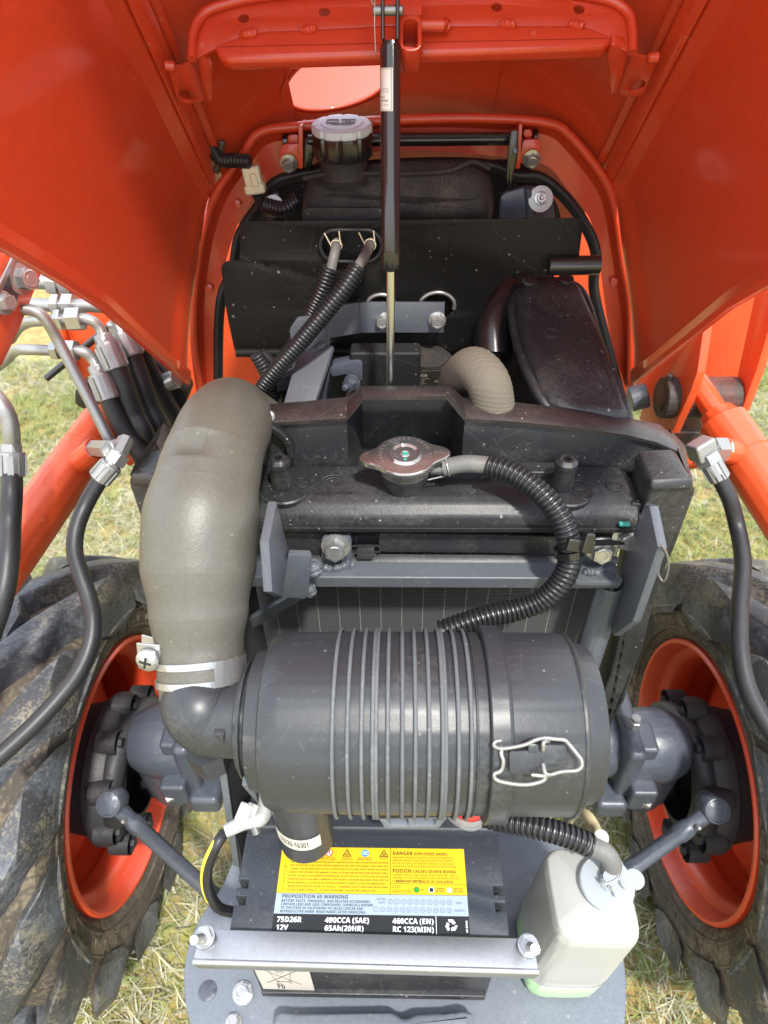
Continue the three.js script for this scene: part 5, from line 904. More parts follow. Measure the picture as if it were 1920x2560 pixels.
// ------------------------------------------------------------------ battery
const BX0 = -0.1715, BX1 = 0.089, BZ0 = 0.188, BZ1 = 0.3615, BY = 0.722;
{
  const t = thing('battery', 'black twelve volt battery with yellow and grey warning label on top', 'battery');
  part(t, 'case', [box((BX0 + BX1) / 2, 0.60, (BZ0 + BZ1) / 2, BX1 - BX0 - 0.006, 0.15, BZ1 - BZ0 - 0.006, 0.004), box((BX0 + BX1) / 2, 0.533, (BZ0 + BZ1) / 2, BX1 - BX0 - 0.012, 0.012, BZ1 - BZ0 + 0.004, 0.002)], M.blackDust);
  const nz = [q('M', 430, 475, { y: BY }).z, q('M', 415, 610, { y: BY }).z, q('N', 700, 392, { y: BY }).z, q('N', 710, 492, { y: BY }).z];
  const P = (x, z, r) => { const p = V(x, BY, z); p.r = r; return p; }, d = 0.0075, h = 0.0038;
  const zL = 0.270;
  const out = [P(BX0, zL), ...[nz[0], nz[1]].flatMap(z => [P(BX0, z - h), P(BX0 + d * 1.4, z - h), P(BX0 + d * 1.4, z + h), P(BX0, z + h)]), P(BX0, BZ1, 0.003), P(BX1, BZ1, 0.003), ...[nz[3], nz[2]].flatMap(z => [P(BX1, z + h), P(BX1 - d * 1.4, z + h), P(BX1 - d * 1.4, z - h), P(BX1, z - h)]), P(BX1, zL)];
  part(t, 'lid', slab(out, 0.045, { out: V(0, 1, 0), bevel: 0.0012 }), M.battery);
  part(t, 'lid_rear', box((BX0 + BX1) / 2, BY - 0.016, (BZ0 + 0.2715) / 2, BX1 - BX0, 0.058, 0.2715 - BZ0 - 0.002, 0.003), M.battery);
  for (const [x, c] of [[-0.142, 'L'], [0.06, 'R']]) part(t, 'terminal_post', turned(V(x, BY + 0.012, 0.235), V(0, 1, 0), [[0, 0], [0, 0.017], [0.003, 0.017], [0.003, 0.0095], [0.022, 0.0085], [0.023, 0]], 28), M.zincDull);
  const tex = canvasTex(2048, 900, (x, w, h) => {
    const Y = h * 0.565, Gy = h * 0.80, sp = w * 0.597;
    x.fillStyle = '#10131a'; x.fillRect(0, 0, w, h); x.fillStyle = '#cba806'; x.fillRect(0, 0, w, Y); x.fillStyle = '#8f9dab'; x.fillRect(0, Y, w, Gy - Y);
    x.fillStyle = '#191407'; x.fillRect(0, Y - 2, w, 4); x.fillRect(sp - 2, 0, 5, Y); x.fillRect(sp, Y * 0.765, w - sp, 4);
    x.textAlign = 'center'; const ic = [0.085, 0.222, 0.365, 0.505, 0.645, 0.79].map(k => k * sp * 1.19), iy = 62, R = 42;
    const ring = (cx, col) => { x.lineWidth = 11; x.strokeStyle = col; x.fillStyle = '#f6eedd'; x.beginPath(); x.arc(cx, iy, R - 5, 0, 7); x.fill(); x.stroke(); };
    const slash = cx => { x.strokeStyle = '#d22730'; x.lineWidth = 9; x.beginPath(); x.moveTo(cx - 27, iy - 27); x.lineTo(cx + 27, iy + 27); x.stroke(); };
    ring(ic[0], '#d22730'); x.fillStyle = '#111'; x.beginPath(); x.moveTo(ic[0] - 12, iy + 18); x.quadraticCurveTo(ic[0] - 22, iy - 4, ic[0], iy - 26); x.quadraticCurveTo(ic[0] + 16, iy, ic[0] + 10, iy + 18); x.fill(); slash(ic[0]);
    x.fillStyle = '#1a7fd0'; x.beginPath(); x.arc(ic[1], iy, R, 0, 7); x.fill(); x.fillStyle = '#e9f2fa'; x.beginPath(); x.arc(ic[1], iy - 4, 24, 0, 7); x.fill(); x.fillStyle = '#1a7fd0'; x.fillRect(ic[1] - 22, iy - 14, 19, 13); x.fillRect(ic[1] + 3, iy - 14, 19, 13);
    ring(ic[2], '#d22730'); x.fillStyle = '#111'; x.beginPath(); x.arc(ic[2] + 4, iy - 20, 8, 0, 7); x.fill(); x.fillRect(ic[2] - 4, iy - 12, 14, 24); x.beginPath(); x.arc(ic[2] - 18, iy + 2, 6, 0, 7); x.fill(); x.fillRect(ic[2] - 22, iy + 8, 9, 16); slash(ic[2]);
    const tri = cx => { x.lineWidth = 9; x.strokeStyle = '#191407'; x.beginPath(); x.moveTo(cx, iy - 38); x.lineTo(cx + 44, iy + 36); x.lineTo(cx - 44, iy + 36); x.closePath(); x.stroke(); x.fillStyle = '#191407'; };
    tri(ic[3]); x.fillRect(ic[3] - 22, iy + 14, 44, 8); x.fillRect(ic[3] - 6, iy - 6, 18, 8); x.fillRect(ic[3] - 2, iy + 6, 5, 6);
    x.fillStyle = '#1a7fd0'; x.beginPath(); x.arc(ic[4], iy, R, 0, 7); x.fill(); x.strokeStyle = '#e9f2fa'; x.lineWidth = 5; x.strokeRect(ic[4] - 22, iy - 18, 21, 34); x.strokeRect(ic[4] + 1, iy - 18, 21, 34);
    tri(ic[5]); for (let k = 0; k < 9; k++) { x.save(); x.translate(ic[5], iy + 14); x.rotate(k * 0.7); x.fillRect(4, -2, 18, 4); x.restore(); }
    x.fillStyle = '#2a2208'; x.font = 'bold 17px sans-serif'; [['FLAMMABLES'], ['SHIELD', 'EYES'], ['KEEP OUT OF THE', 'REACH OF CHILDREN'], ['CAUTION OF', 'SULFURIC ACID'], ['READ INSTRUCTION', 'MANUAL CAREFULLY'], ['EXPLOSIVE']].forEach((a, i) => a.forEach((s, k) => x.fillText(s, ic[i], 124 + k * 18)));
    x.textAlign = 'left'; x.font = 'bold 25px sans-serif';
    ['· DUE TO HYDROGEN GAS GENERATED FROM BATTERY, HANDLING WITHOUT CARE CAN CAUSE FIRE AND EXPLOSION.', '· THIS 12V BATTERY IS ONLY FOR STARTING ENGINE. DO NOT APPLY THIS PRODUCT FOR OTHER USES.', '· CHARGE THIS BATTERY ONLY AT WELL VENTILATED PLACES, AND AVOID SHORTS OR SPARKS.', '· REFER TO THE INSTRUCTION MANUAL OF VEHICLE OR BATTERY BEFORE USING BOOSTER CABLE.', 'SULFURIC ACID MAY CAUSE BLINDNESS OR SEVERE BURN. IN CASE EYES, SKIN, CLOTHES OR ANY ARTICLES ARE', 'STAINED WITH ACID, FLUSH OBJECTS IMMEDIATELY WITH WATER. IF ACID BEING SWALLOWED, DRINK PLENTY OF', 'WATER PROMPTLY. IN CASE OF ACCIDENTAL CONTACT, CONSULT A DOCTOR IMMEDIATELY.', '· BATTERY FILLED WITH ACID (DO NOT TILT OR SPILL).   · FLAMMABLE. DO NOT CHARGE NEAR FIRE OR SPARKS.', '· DO NOT CHARGE RAPIDLY.    · DO NOT DISASSEMBLE THE BATTERY (SEALED TYPE).'].forEach((s, i) => x.fillText(s, 100, 178 + i * 38, sp - 120));
    x.font = 'bold 27px sans-serif'; x.lineWidth = 3; x.strokeStyle = '#2a2208'; x.beginPath(); x.moveTo(62, 205); x.lineTo(80, 236); x.lineTo(44, 236); x.closePath(); x.stroke(); x.fillText('!', 57, 233); 'DANGER'.split('').forEach((s, i) => x.fillText(s, 54, 276 + i * 38));
    x.fillStyle = '#120e02'; x.font = 'bold 56px sans-serif'; x.fillText('DANGER', sp + 22, 78); x.font = 'bold 44px sans-serif'; x.fillText('EXPLOSIVE GASES', sp + 265, 78, 470);
    x.font = '30px sans-serif'; ['Cigarettes, flames or sparks could cause battery to', 'explode. Always shield eyes and face from battery.', 'Do not charge or use booster cables or adjust post', 'connections without proper instruction and training.'].forEach((s, i) => x.fillText(s, sp + 22, 114 + i * 33, 760));
    x.font = 'bold 56px sans-serif'; x.fillText('POISON', sp + 22, 274); x.font = 'bold 44px sans-serif'; x.fillText('CAUSES SEVERE BURNS', sp + 245, 274, 530);
    x.font = '30px sans-serif'; ['Contains sulfuric acid. Avoid contact with skin, eyes or', 'clothing. In event of accident flush with water and call', 'a physician immediately.'].forEach((s, i) => x.fillText(s, sp + 22, 308 + i * 32, i < 2 ? 770 : 330)); x.font = 'bold 38px sans-serif'; x.fillText('KEEP OUT OF REACH OF CHILDREN', sp + 60, 381, 690);
    x.font = '40px sans-serif'; x.fillText('S.O.C', sp + 22, 440); x.fillText('INDICATOR', sp + 22, 490, 210);
    [['#1f8f2a', 285, 'OK'], ['#1a1c20', 445, 'CHARGE|BATTERY'], ['#f7f7f2', 640, 'REPLACE|BATTERY']].forEach(([c, o, s]) => { x.beginPath(); x.arc(sp + o, 455, 28, 0, 7); x.fillStyle = c; x.fill(); x.lineWidth = 5; x.strokeStyle = '#f7f7f2'; if (o === 445) { x.lineWidth = 8; x.stroke(); x.beginPath(); x.arc(sp + o, 455, 32, 0, 7); x.lineWidth = 3; } x.strokeStyle = '#191407'; x.stroke(); x.fillStyle = '#191407'; x.font = 'bold 25px sans-serif'; s.split('|').forEach((l, i) => x.fillText(l, sp + o + 42, (s.includes('|') ? 450 : 463) + i * 27, 110)); });
    x.fillStyle = '#161b24'; x.font = 'bold 54px sans-serif'; x.fillText('PROPOSITION 65 WARNING', 62, Y + 52, 760); x.font = 'bold 37px sans-serif';
    ['BATTERY POSTS, TERMINALS, AND RELATED ACCESSORIES', 'CONTAIN LEAD AND LEAD COMPOUNDS, CHEMICALS KNOWN', 'TO THE STATE OF CALIFORNIA TO CAUSE CANCER AND', 'REPRODUCTIVE HARM. WASH HANDS AFTER HANDLING.'].forEach((s, i) => x.fillText(s, 62, Y + 92 + i * 36, [950, 980, 880, 910][i]));
    x.font = '30px sans-serif'; x.fillText('FITTING', 1085, Y + 60, 95); x.fillText('DATE', 1100, Y + 94);
    x.textAlign = 'center'; x.lineWidth = 3; x.strokeStyle = '#161b24';
    for (let i = 0; i < 10; i++) { const cx = 1225 + i * 70; x.beginPath(); x.arc(cx, Y + 74, 25, 0, 7); x.stroke(); x.fillText(String(i), cx, Y + 85); } x.fillText('YEAR', 1950, Y + 88);
    for (let i = 1; i < 13; i++) { const cx = 1075 + (i - 1) * 70; x.beginPath(); x.arc(cx, Y + 154, 25, 0, 7); x.stroke(); x.fillText(String(i), cx, Y + 165); } x.fillText('MONTH', 1955, Y + 166);
    x.textAlign = 'left'; x.fillStyle = '#eef1f5'; x.font = 'bold 74px sans-serif'; x.fillText('75D26R', 40, Gy + 82, 260); x.fillText('490CCA (SAE)', 545, Gy + 82, 480); x.fillText('460CCA (EN)', 1250, Gy + 82, 430);
    x.fillText('12V', 40, Gy + 162); x.fillText('65Ah(20HR)', 545, Gy + 162, 420); x.fillText('RC 123(MIN)', 1250, Gy + 162, 430); x.fillRect(1702, Gy, 5, h);
    for (let k = 0; k < 3; k++) { x.save(); x.translate(1860, Gy + 92); x.rotate(k * 2.094); x.beginPath(); x.moveTo(-32, -58); x.lineTo(20, -58); x.lineTo(48, -22); x.lineTo(18, -10); x.lineTo(4, -32); x.lineTo(-20, -32); x.closePath(); x.fill(); x.restore(); }
    x.font = 'bold 26px sans-serif'; x.save(); x.translate(2030, Gy + 160); x.rotate(-Math.PI / 2); x.fillText('OK B5402', 0, 0); x.restore();
  });
  const tl = q('J', 489, 1462, { y: BY + 0.0008 }), tr = q('N', 503, 157, { y: BY + 0.0008 }), zf = BZ1 - 0.001;
  part(t, 'top_label', sheet(V(-0.132, BY + 0.0009, tl.z), V(0.0525, BY + 0.0009, tl.z), V(0.0525, BY + 0.0009, zf), V(-0.132, BY + 0.0009, zf), 0.0006, V(0, 1, 0)), std({ map: tex, roughness: 0.62 }), true).userData.label = 'yellow, grey and black printed warning label';
  const pb = canvasTex(1024, 380, (x, w, h) => { x.fillStyle = '#b5aea4'; x.fillRect(0, 0, w, h); x.strokeStyle = '#2b2422'; x.lineWidth = 9; const ln = (a, b, c, d) => { x.beginPath(); x.moveTo(a, b); x.lineTo(c, d); x.stroke(); }; ln(60, 20, 800, 280); ln(820, 40, 130, 270); ln(250, 60, 330, 240); ln(660, 50, 590, 240); ln(230, 48, 700, 48); ln(330, 240, 590, 240); x.lineWidth = 6; x.strokeRect(380, 70, 130, 26); x.beginPath(); x.arc(600, 246, 24, 0, 7); x.stroke(); x.strokeRect(340, 232, 30, 24); x.fillStyle = '#2b2422'; x.font = 'bold 130px sans-serif'; x.fillText('Pb', 300, 366, 330); });
  const f = { z: BZ1 - 0.0018 };
  part(t, 'lead_label', sheet(q('M', 482, 1130, f), q('M', 928, 1150, f), q('M', 978, 1328, f), q('M', 570, 1315, f), 0.0006, V(0, 0, 1)), std({ map: pb, roughness: 0.6 }), true).userData.label = 'white label with crossed out bin and Pb';
  seat(t);
}
{
  const t = thing('battery_clamp_bar', 'galvanised steel hold down bar across the front of the battery', 'bar');
  const y = 0.733, A = q('M', 80, 838, { y }), B = q('N', 903, 680, { y }), C = q('N', 940, 868, { y }), D = q('M', 8, 1085, { y });
  const n = V(0, 1, 0), dd = V(0, -0.014, 0.0005);
  part(t, 'top_web', slab([A, B, C, D].map(p => { p.r = 0.003; return p; }), 0.0025, { out: n, bevel: 0.0006 }), M.bar);
  part(t, 'rolled_edge', sweep([D.clone().add(V(0, -0.0030, 0)), C.clone().add(V(0, -0.0030, 0))], 0.0033, { seg: 4, rs: 20 }), M.bar);
  part(t, 'front_flange', slab([D.clone().add(V(0, -0.002, 0.003)), C.clone().add(V(0, -0.002, 0.003)), C.clone().add(V(-0.002, -0.013, 0.003)), D.clone().add(V(0.002, -0.013, 0.003))], 0.0025, { out: V(0, 0, 1), r: 0.003 }), M.bar);
  part(t, 'end_dimple', slab([[60, 845], [195, 848], [160, 960], [100, 1005], [45, 985]].map(([a, b]) => q('M', a, b, { y: y + 0.0012 })), 0.001, { out: n, r: 0.006 }), M.bar);
  part(t, 'end_dimple', slab([[810, 675], [905, 682], [935, 790], [838, 785]].map(([a, b]) => q('N', a, b, { y: y + 0.0012 })), 0.001, { out: n, r: 0.006 }), M.bar);
  for (const [c, x, yy, tx, ty] of [['M', 100, 905, 15, 925], ['N', 878, 722, 920, 742]]) {
    const p = q(c, x, yy, { y: y + 0.002 }), tip = q(c, tx, ty, { y: y + 0.028 }), d = tip.clone().sub(p).normalize(), u = V(d.x * 0.3, 1, d.z * 0.3);
    const hx = new THREE.CylinderGeometry(0.0078, 0.0078, 0.008, 6); hx.rotateX(Math.PI / 2); hx.translate(0, 0, 0.0045);
    part(t, 'washer', turned(p, u, [[0, 0.0095], [0.0015, 0.0095], [0.0018, 0]], 24), M.zinc);
    part(t, 'nut', toCreasedNormals(place(hx, u, p), 0.3), M.zinc);
    const T = []; part(t, 'stud', sweep([p, p.clone().lerp(tip, 0.5), tip], (s) => 0.0038 + 0.00025 * Math.sin(s * 90), { seg: 90, rs: 12 }), M.zinc);
  }
  seat(t);
}
{
  const t = thing('ground_cable', 'yellow and black ground cable with grey lead clamp on the left battery post', 'cable');
  const w = [['M', 262, 65, 0.755], ['M', 205, 150, 0.755], ['M', 140, 290, 0.735], ['M', 118, 440, 0.70], ['M', 150, 575, 0.665], ['M', 225, 675, 0.64], ['M', 330, 705, 0.63]].map(([c, x, y, h]) => q(c, x, y, { y: h }));
  part(t, 'cable', sweep(w, 0.0056, { seg: 70, rs: 14 }), M.rubber);
  part(t, 'yellow_stripe', sweep(w.slice(0, 6).map(p => p.clone().add(V(-0.0034, 0.0014, 0.0018))), 0.0026, { seg: 70, rs: 12 }), std({ color: rgb(0.78, 0.62, 0.06), roughness: 0.5 })).userData.label = 'yellow stripe along the cable';
  const post = V(-0.142, 0.757, 0.235), lug = q('J', 150, 1370, { y: 0.758 });
  part(t, 'clamp_ring', turned(post.clone().add(V(0, -0.008, 0)), V(0, 1, 0), [[0, 0.0092], [0, 0.0135], [0.001, 0.0145], [0.015, 0.014], [0.016, 0.013], [0.016, 0.009], [0, 0.0092]], 32), M.lead);
  const a = q('J', 360, 1290, { y: 0.758 });
  part(t, 'clamp_arm', [sweep([post.clone().add(V(-0.006, 0, 0.006)), a, q('J', 270, 1315, { y: 0.759 }), lug], (s) => 0.0095 - 0.003 * s, { seg: 24, rs: 14 }), boxAt(q('J', 265, 1262, { y: 0.765 }), V(0, 1, 0.3), V(0.3, 0, -1), 0.014, 0.018, 0.010, 0.002), boxAt(q('J', 310, 1245, { y: 0.764 }), V(0, 1, 0.3), V(0.3, 0, -1), 0.012, 0.012, 0.010, 0.002)], M.lead);
  const b0 = q('J', 315, 1315, { y: 0.759 }), b1 = q('J', 338, 1385, { y: 0.752 });
  part(t, 'clamp_bolt', sweep([b0, b0.clone().lerp(b1, 0.5), b1], (s) => 0.0045 + 0.0004 * Math.sin(s * 75), { seg: 60, rs: 12 }), M.zincDull);
  seat(t);
}
{
  const t = thing('terminal_cover', 'red cover over the right battery post, partly under the filter', 'terminal cover');
  const p = V(0.060, 0.742, 0.243);
  part(t, 'red_cap', turned(p, V(0, 1, 0.1), [[0, 0], [0, 0.0215], [0.012, 0.0205], [0.018, 0.016], [0.020, 0]], 36), M.red);
  part(t, 'clear_skirt', turned(p.clone().add(V(0, -0.008, 0)), V(0, 1, 0.1), [[0, 0.026], [0.002, 0.0275], [0.006, 0.026], [0.012, 0.023], [0.012, 0.022], [0, 0.024]], 40), phys({ color: rgb(0.8, 0.8, 0.8), roughness: 0.25, transmission: 0.8, thickness: 0 }));
  seat(t);
}
// ------------------------------------------------------------------ tray
const TY = 0.522;
{
  const t = thing('battery_tray', 'blue grey painted steel front tray under the battery and bottle', 'tray');
  const y = { y: TY };
  const T = (x, z, r = 0.03) => { const p = V(x, TY, z); p.r = r; return p; };
  part(t, 'tray_plate', slab([T(-0.205, 0.16, 0.004), T(-0.222, 0.19), T(-0.236, 0.252), T(-0.258, 0.285), T(-0.264, 0.325), T(-0.256, 0.362), T(-0.236, 0.40), T(-0.215, 0.46), T(0.215, 0.46), T(0.228, 0.40), T(0.243, 0.355), T(0.250, 0.32), T(0.248, 0.28), T(0.235, 0.235), T(0.205, 0.19), T(0.2, 0.16, 0.004)], 0.014, { out: V(0, 1, 0), bevel: 0.0025, bs: 3 }), M.tray);
  part(t, 'tray_beam', box(0, 0.46, 0.22, 0.30, 0.09, 0.40, 0.01), M.axleDark);
  part(t, 'plug_disc', turned(q('L', 1230, 1462, y), V(0, 1, 0), [[0, 0.0105], [0.0008, 0.0103], [0.0012, 0.0095], [0.0012, 0]], 30), M.axle);
  part(t, 'bolt', boltGeo(q('L', 1440, 1475, y), V(0, 1, 0.15), 0.0115), M.zinc);
  part(t, 'bolt', boltGeo(q('L', 1385, 1652, y), V(0, 1, 0), 0.009), M.zinc);
  // cast boss in front of the battery
  part(t, 'front_boss', slab([['M', 655, 1480, .02], ['M', 830, 1500, .01], ['M', 900, 1500, .01], ['N', 60, 1105, .004], ['N', 95, 1118, .004], ['N', 130, 1145, .008], ['N', 175, 1140, .008], ['N', 210, 1118, .004], ['N', 400, 1112, .02], ['N', 500, 1090, .02], ['N', 560, 1120, .02], ['N', 545, 1260, .01], ['M', 640, 1700, .01]].map(([c, x, yy, r]) => { const p = q(c, x, yy, { y: TY + 0.024 }); p.r = r; return p; }), 0.024, { out: V(0, 1, 0), bevel: 0.007, bs: 5 }), M.tray);
  seat(t);
}
// ------------------------------------------------------------------ coolant bottle
{
  const t = thing('coolant_bottle', 'translucent white coolant bottle with green fluid standing on the tray', 'bottle');
  const loft = (rows, corner, n = 56, caps = [1, 1]) => {
    const pos = [], idx = []; rows.forEach(([y, cx, cz, hx, hz, e]) => { for (let i = 0; i < n; i++) { const a = i / n * 2 * Math.PI, c = Math.cos(a), s = Math.sin(a), p = 2 / (e || corner); pos.push(cx + Math.sign(c) * Math.pow(Math.abs(c), p) * hx, y, cz + Math.sign(s) * Math.pow(Math.abs(s), p) * hz); } });
    for (let r = 0; r + 1 < rows.length; r++) for (let i = 0; i < n; i++) { const a = r * n + i, b = r * n + (i + 1) % n; idx.push(a, a + n, b, b, a + n, b + n); }
    [0, rows.length - 1].forEach((r, k) => { if (!caps[k]) return; const c = pos.length / 3; pos.push(rows[r][1], rows[r][0], rows[r][2]); for (let i = 0; i < n; i++) { const a = r * n + i, b = r * n + (i + 1) % n; if (k) idx.push(a, c, b); else idx.push(a, b, c); } });
    const g = new THREE.BufferGeometry(); g.setAttribute('position', new THREE.Float32BufferAttribute(pos, 3)); g.setIndex(idx); return toCreasedNormals(g, 0.9);
  };
  const zc = 0.315, cx = y => 0.168 + (y - 0.525) * 0.062;
  const up = [[0.566, 0.0400, 0.0445], [0.568, 0.0422, 0.0462], [0.60, 0.0420, 0.0458], [0.66, 0.0416, 0.0450], [0.686, 0.0415, 0.0447], [0.694, 0.0410, 0.0442], [0.6985, 0.0398, 0.0430], [0.7013, 0.0376, 0.0408], [0.7025, 0.0345, 0.0378]].map(([y, a, b]) => [y, cx(y), zc, a, b, 5.6]);
  part(t, 'upper_body', loft(up, 4.6), M.bottle);
  const lo = [[0.524, 0.036, 0.040], [0.5275, 0.0402, 0.0446], [0.535, 0.0418, 0.0462], [0.560, 0.0424, 0.0466], [0.5675, 0.0422, 0.0464], [0.569, 0.0405, 0.0450]].map(([y, a, b]) => [y, cx(y), zc, a, b, 4.6]);
  part(t, 'lower_body', loft(lo, 4.6), M.bottleLow).userData.label = 'lower part of the bottle filled with green coolant';
  const bl = [[0.5665, 0.0425, 0.0468], [0.5675, 0.0432, 0.0475], [0.5690, 0.0425, 0.0466]].map(([y, a, b]) => [y, cx(y), zc, a, b, 4.6]);
  part(t, 'seam_bead', loft(bl, 4.6), M.bottle);
  const capc = q('N', 1345, 345, { y: 0.7105 }), upd = V(0, 1, 0.03);
  const cw = std({ color: rgb(0.30, 0.33, 0.35), roughness: 0.5 });
  part(t, 'cap', [turned(capc.clone().add(V(0, -0.008, 0)), upd, [[0, 0.024], [0.005, 0.0265], [0.007, 0.0268], [0.0085, 0.0255], [0.0085, 0]], 56), turned(capc.clone().add(V(0.0285, -0.004, -0.004)), upd, [[0, 0], [0, 0.0095], [0.003, 0.0098], [0.0045, 0.009], [0.0045, 0]], 30), box(capc.x + 0.022, capc.y - 0.0018, capc.z - 0.003, 0.016, 0.0045, 0.017, 0.001)], cw);
  part(t, 'cap_spout', turned(capc.clone().add(V(0.001, 0, 0)), V(0, 1, 0), [[0, 0.0095], [0.004, 0.0088], [0.006, 0.007], [0.012, 0.007], [0.012, 0]], 24), cw);
  const clip = (a, b, c) => sweep([a, b, c], 0.0010, { seg: 20, rs: 8 });
  const k = (x, y, h) => q('N', x, y, { y: h });
  part(t, 'spring_clip', [sweep([k(1315, 325, 0.722), k(1330, 350, 0.722), k(1365, 345, 0.722), k(1405, 320, 0.722), k(1413, 290, 0.722)], 0.0012, { seg: 30, rs: 8 }), sweep([k(1405, 322, 0.722), k(1432, 335, 0.720), k(1458, 378, 0.716), k(1462, 386, 0.716), k(1445, 370, 0.716), k(1420, 330, 0.719)], 0.0011, { seg: 30, rs: 8 }), sweep([k(1372, 345, 0.722), k(1375, 375, 0.719), k(1395, 420, 0.715), k(1398, 430, 0.715), k(1380, 400, 0.715), k(1352, 368, 0.719)], 0.0011, { seg: 30, rs: 8 })], M.zinc);
  part(t, 'cap_mark', box(...k(1518, 308, 0.7115).toArray(), 0.0022, 0.0006, 0.0022, 0.0002), M.cream);
  part(t, 'vent_spout', turned(q('K', 800, 1235, { z: 0.278 }), V(0, 1, 0), [[0, 0.010], [0.01, 0.0085], [0.018, 0.007], [0.02, 0]], 22), M.bottle);
  seat(t);
  const v = thing('vent_tube', 'small amber vent tube looping over the bottle', 'tube');
  part(v, 'tube', sweep([['K', 640, 1150, 0.20], ['K', 655, 1105, 0.21], ['K', 700, 1075, 0.225], ['K', 750, 1095, 0.24], ['K', 785, 1150, 0.255], ['K', 800, 1205, 0.274]].map(([c, x, y, z]) => q(c, x, y, { z })), 0.0055, { seg: 50, rs: 14 }), std({ color: rgb(0.50, 0.42, 0.24), roughness: 0.4 }));
  seat(v);
}
// ------------------------------------------------------------------ front wheels
const AX = 0.36;
function wheel(s, label) {
  const t = thing('tractor_wheel', label, 'wheel', 'front wheels of the tractor');
  const X = V(s, 0, 0), O = V(0.0, AX, 0.0), W0 = 0.458, W1 = 0.652, wc = (W0 + W1) / 2;
  const at = x => V(s * x, AX, 0);
  const latheX = (prof, seg = 96, cr = 0.5) => turned(at(0), X, prof.map(([r, x]) => [x, r]), seg, cr);
  const half = [[0.219, 0.482], [0.226, 0.476], [0.240, 0.466], [0.262, 0.459], [0.290, 0.458], [0.312, 0.464], [0.322, 0.476], [0.328, 0.492], [0.330, wc]];
  const tyre = part(t, 'tyre', latheX([...half, ...half.slice(0, -1).reverse().map(([r, x]) => [r, 2 * wc - x]), [0.219, 0.482]], 128), M.tyre);
  // moulded rings and letters on the inner sidewall
  part(tyre, 'sidewall_ring', [latheX([[0.2375, 0.468], [0.2395, 0.4645], [0.2425, 0.4635], [0.244, 0.4655]], 128), latheX([[0.268, 0.4588], [0.2695, 0.4566], [0.272, 0.4565], [0.2735, 0.4584]], 128)], M.tyre);
  const let_ = []; for (let k = 0; k < 40; k++) { if ((k % 10) > 6) continue; const a = k / 40 * 6.2832 + (s < 0 ? 0.4 : 0), r = 0.255, g = new THREE.BoxGeometry(0.0016, 0.012, 0.004 + 0.005 * rnd()); g.rotateX(-a); g.translate(s * 0.4606, AX + Math.cos(a) * r, Math.sin(a) * r * -1); g.translate(0, 0, 0); let_.push(g); }
  part(tyre, 'sidewall_mark', let_, M.tyre).userData.kind = 'stuff';
  // chevron lugs
  const NL = 13;
  const lug = (phi0, inner) => {
    const pos = [], idx = [], K = 9, xs = [];
    for (let i = 0; i <= K; i++) {
      const u = i / K, side = inner ? 1 : -1; // u=0 at the shoulder, 1 past the centre
      const ua = Math.max(0, (i - 1) / (K - 1)), x = wc - side * (i === 0 ? 0.1015 : 0.105 * (1 - ua) - 0.012 * ua), dxs = Math.abs(x - wc);
      const base = i === 0 ? 0.268 : dxs > 0.070 ? 0.284 + (0.104 - dxs) * 1.4 : 0.326, top = i === 0 ? 0.281 : 0.361 - Math.pow(dxs / 0.098, 2) * 0.010 - (i === 1 ? 0.024 : 0), sl = 0.62 * Math.pow(ua, 0.85), wdt = (0.104 - 0.044 * ua) / 2 * (i === 0 ? 0.55 : i === 1 ? 0.92 : 1) * (i === K ? 0.8 : 1);
      for (const [rad, k] of [[base, -1.5], [top - 0.006, -1.02], [top - 0.0015, -0.90], [top, -0.7], [top, 0.7], [top - 0.0015, 0.90], [top - 0.006, 1.02], [base, 1.5]]) { const a = phi0 + sl + k * wdt / 0.37 + 0.012 * Math.sin(u * 9 + phi0 * 7); pos.push(s * x, AX + Math.cos(a) * rad, Math.sin(a) * rad); }
    }
    for (let i = 0; i < K; i++) for (let k = 0; k < 8; k++) { const a = i * 8 + k, b = i * 8 + (k + 1) % 8; idx.push(a, b, a + 8, b, b + 8, a + 8); }
    for (const r of [0, K]) { const o = r * 8; for (let k = 1; k < 7; k++) idx.push(o, o + k, o + k + 1); }
    const g = new THREE.BufferGeometry(); g.setAttribute('position', new THREE.Float32BufferAttribute(pos, 3)); g.setIndex(idx); return toCreasedNormals(g, 0.75);
  };
  for (let k = 0; k < NL; k++) { part(tyre, 'lug', lug(k / NL * 6.2832 + 0.1, true), M.lug); part(tyre, 'lug', lug((k + 0.5) / NL * 6.2832 + 0.1, false), M.lug); }
  const rim = part(t, 'rim', latheX([[0.221, 0.484], [0.2215, 0.472], [0.219, 0.469], [0.2145, 0.4695], [0.211, 0.474], [0.2085, 0.490], [0.205, 0.498], [0.196, 0.503], [0.189, 0.512], [0.187, 0.535], [0.190, 0.545], [0.199, 0.552], [0.203, 0.565], [0.203, 0.610], [0.198, 0.614], [0.188, 0.600], [0.180, 0.586], [0.160, 0.578], [0.13, 0.582], [0.10, 0.588], [0.0, 0.588]], 120, 0.6), M.rim);
  for (const a of [0.35, 1.9, 4.0, 5.4]) { const g = new RoundedBoxGeometry(0.012, 0.016, 0.022, 2, 0.003); g.rotateX(a); g.translate(s * 0.566, AX + Math.cos(a) * 0.186, -Math.sin(a) * 0.186); const m = new THREE.Mesh(boxUV(g), M.rim); m.name = 'rim_clip'; m.castShadow = m.receiveShadow = true; rim.add(m); }
  seat(t); return t;
}
wheel(-1, 'muddy left front tractor wheel with orange rim beside the tan hose');
wheel(1, 'right front tractor wheel with orange rim on the coolant bottle side');
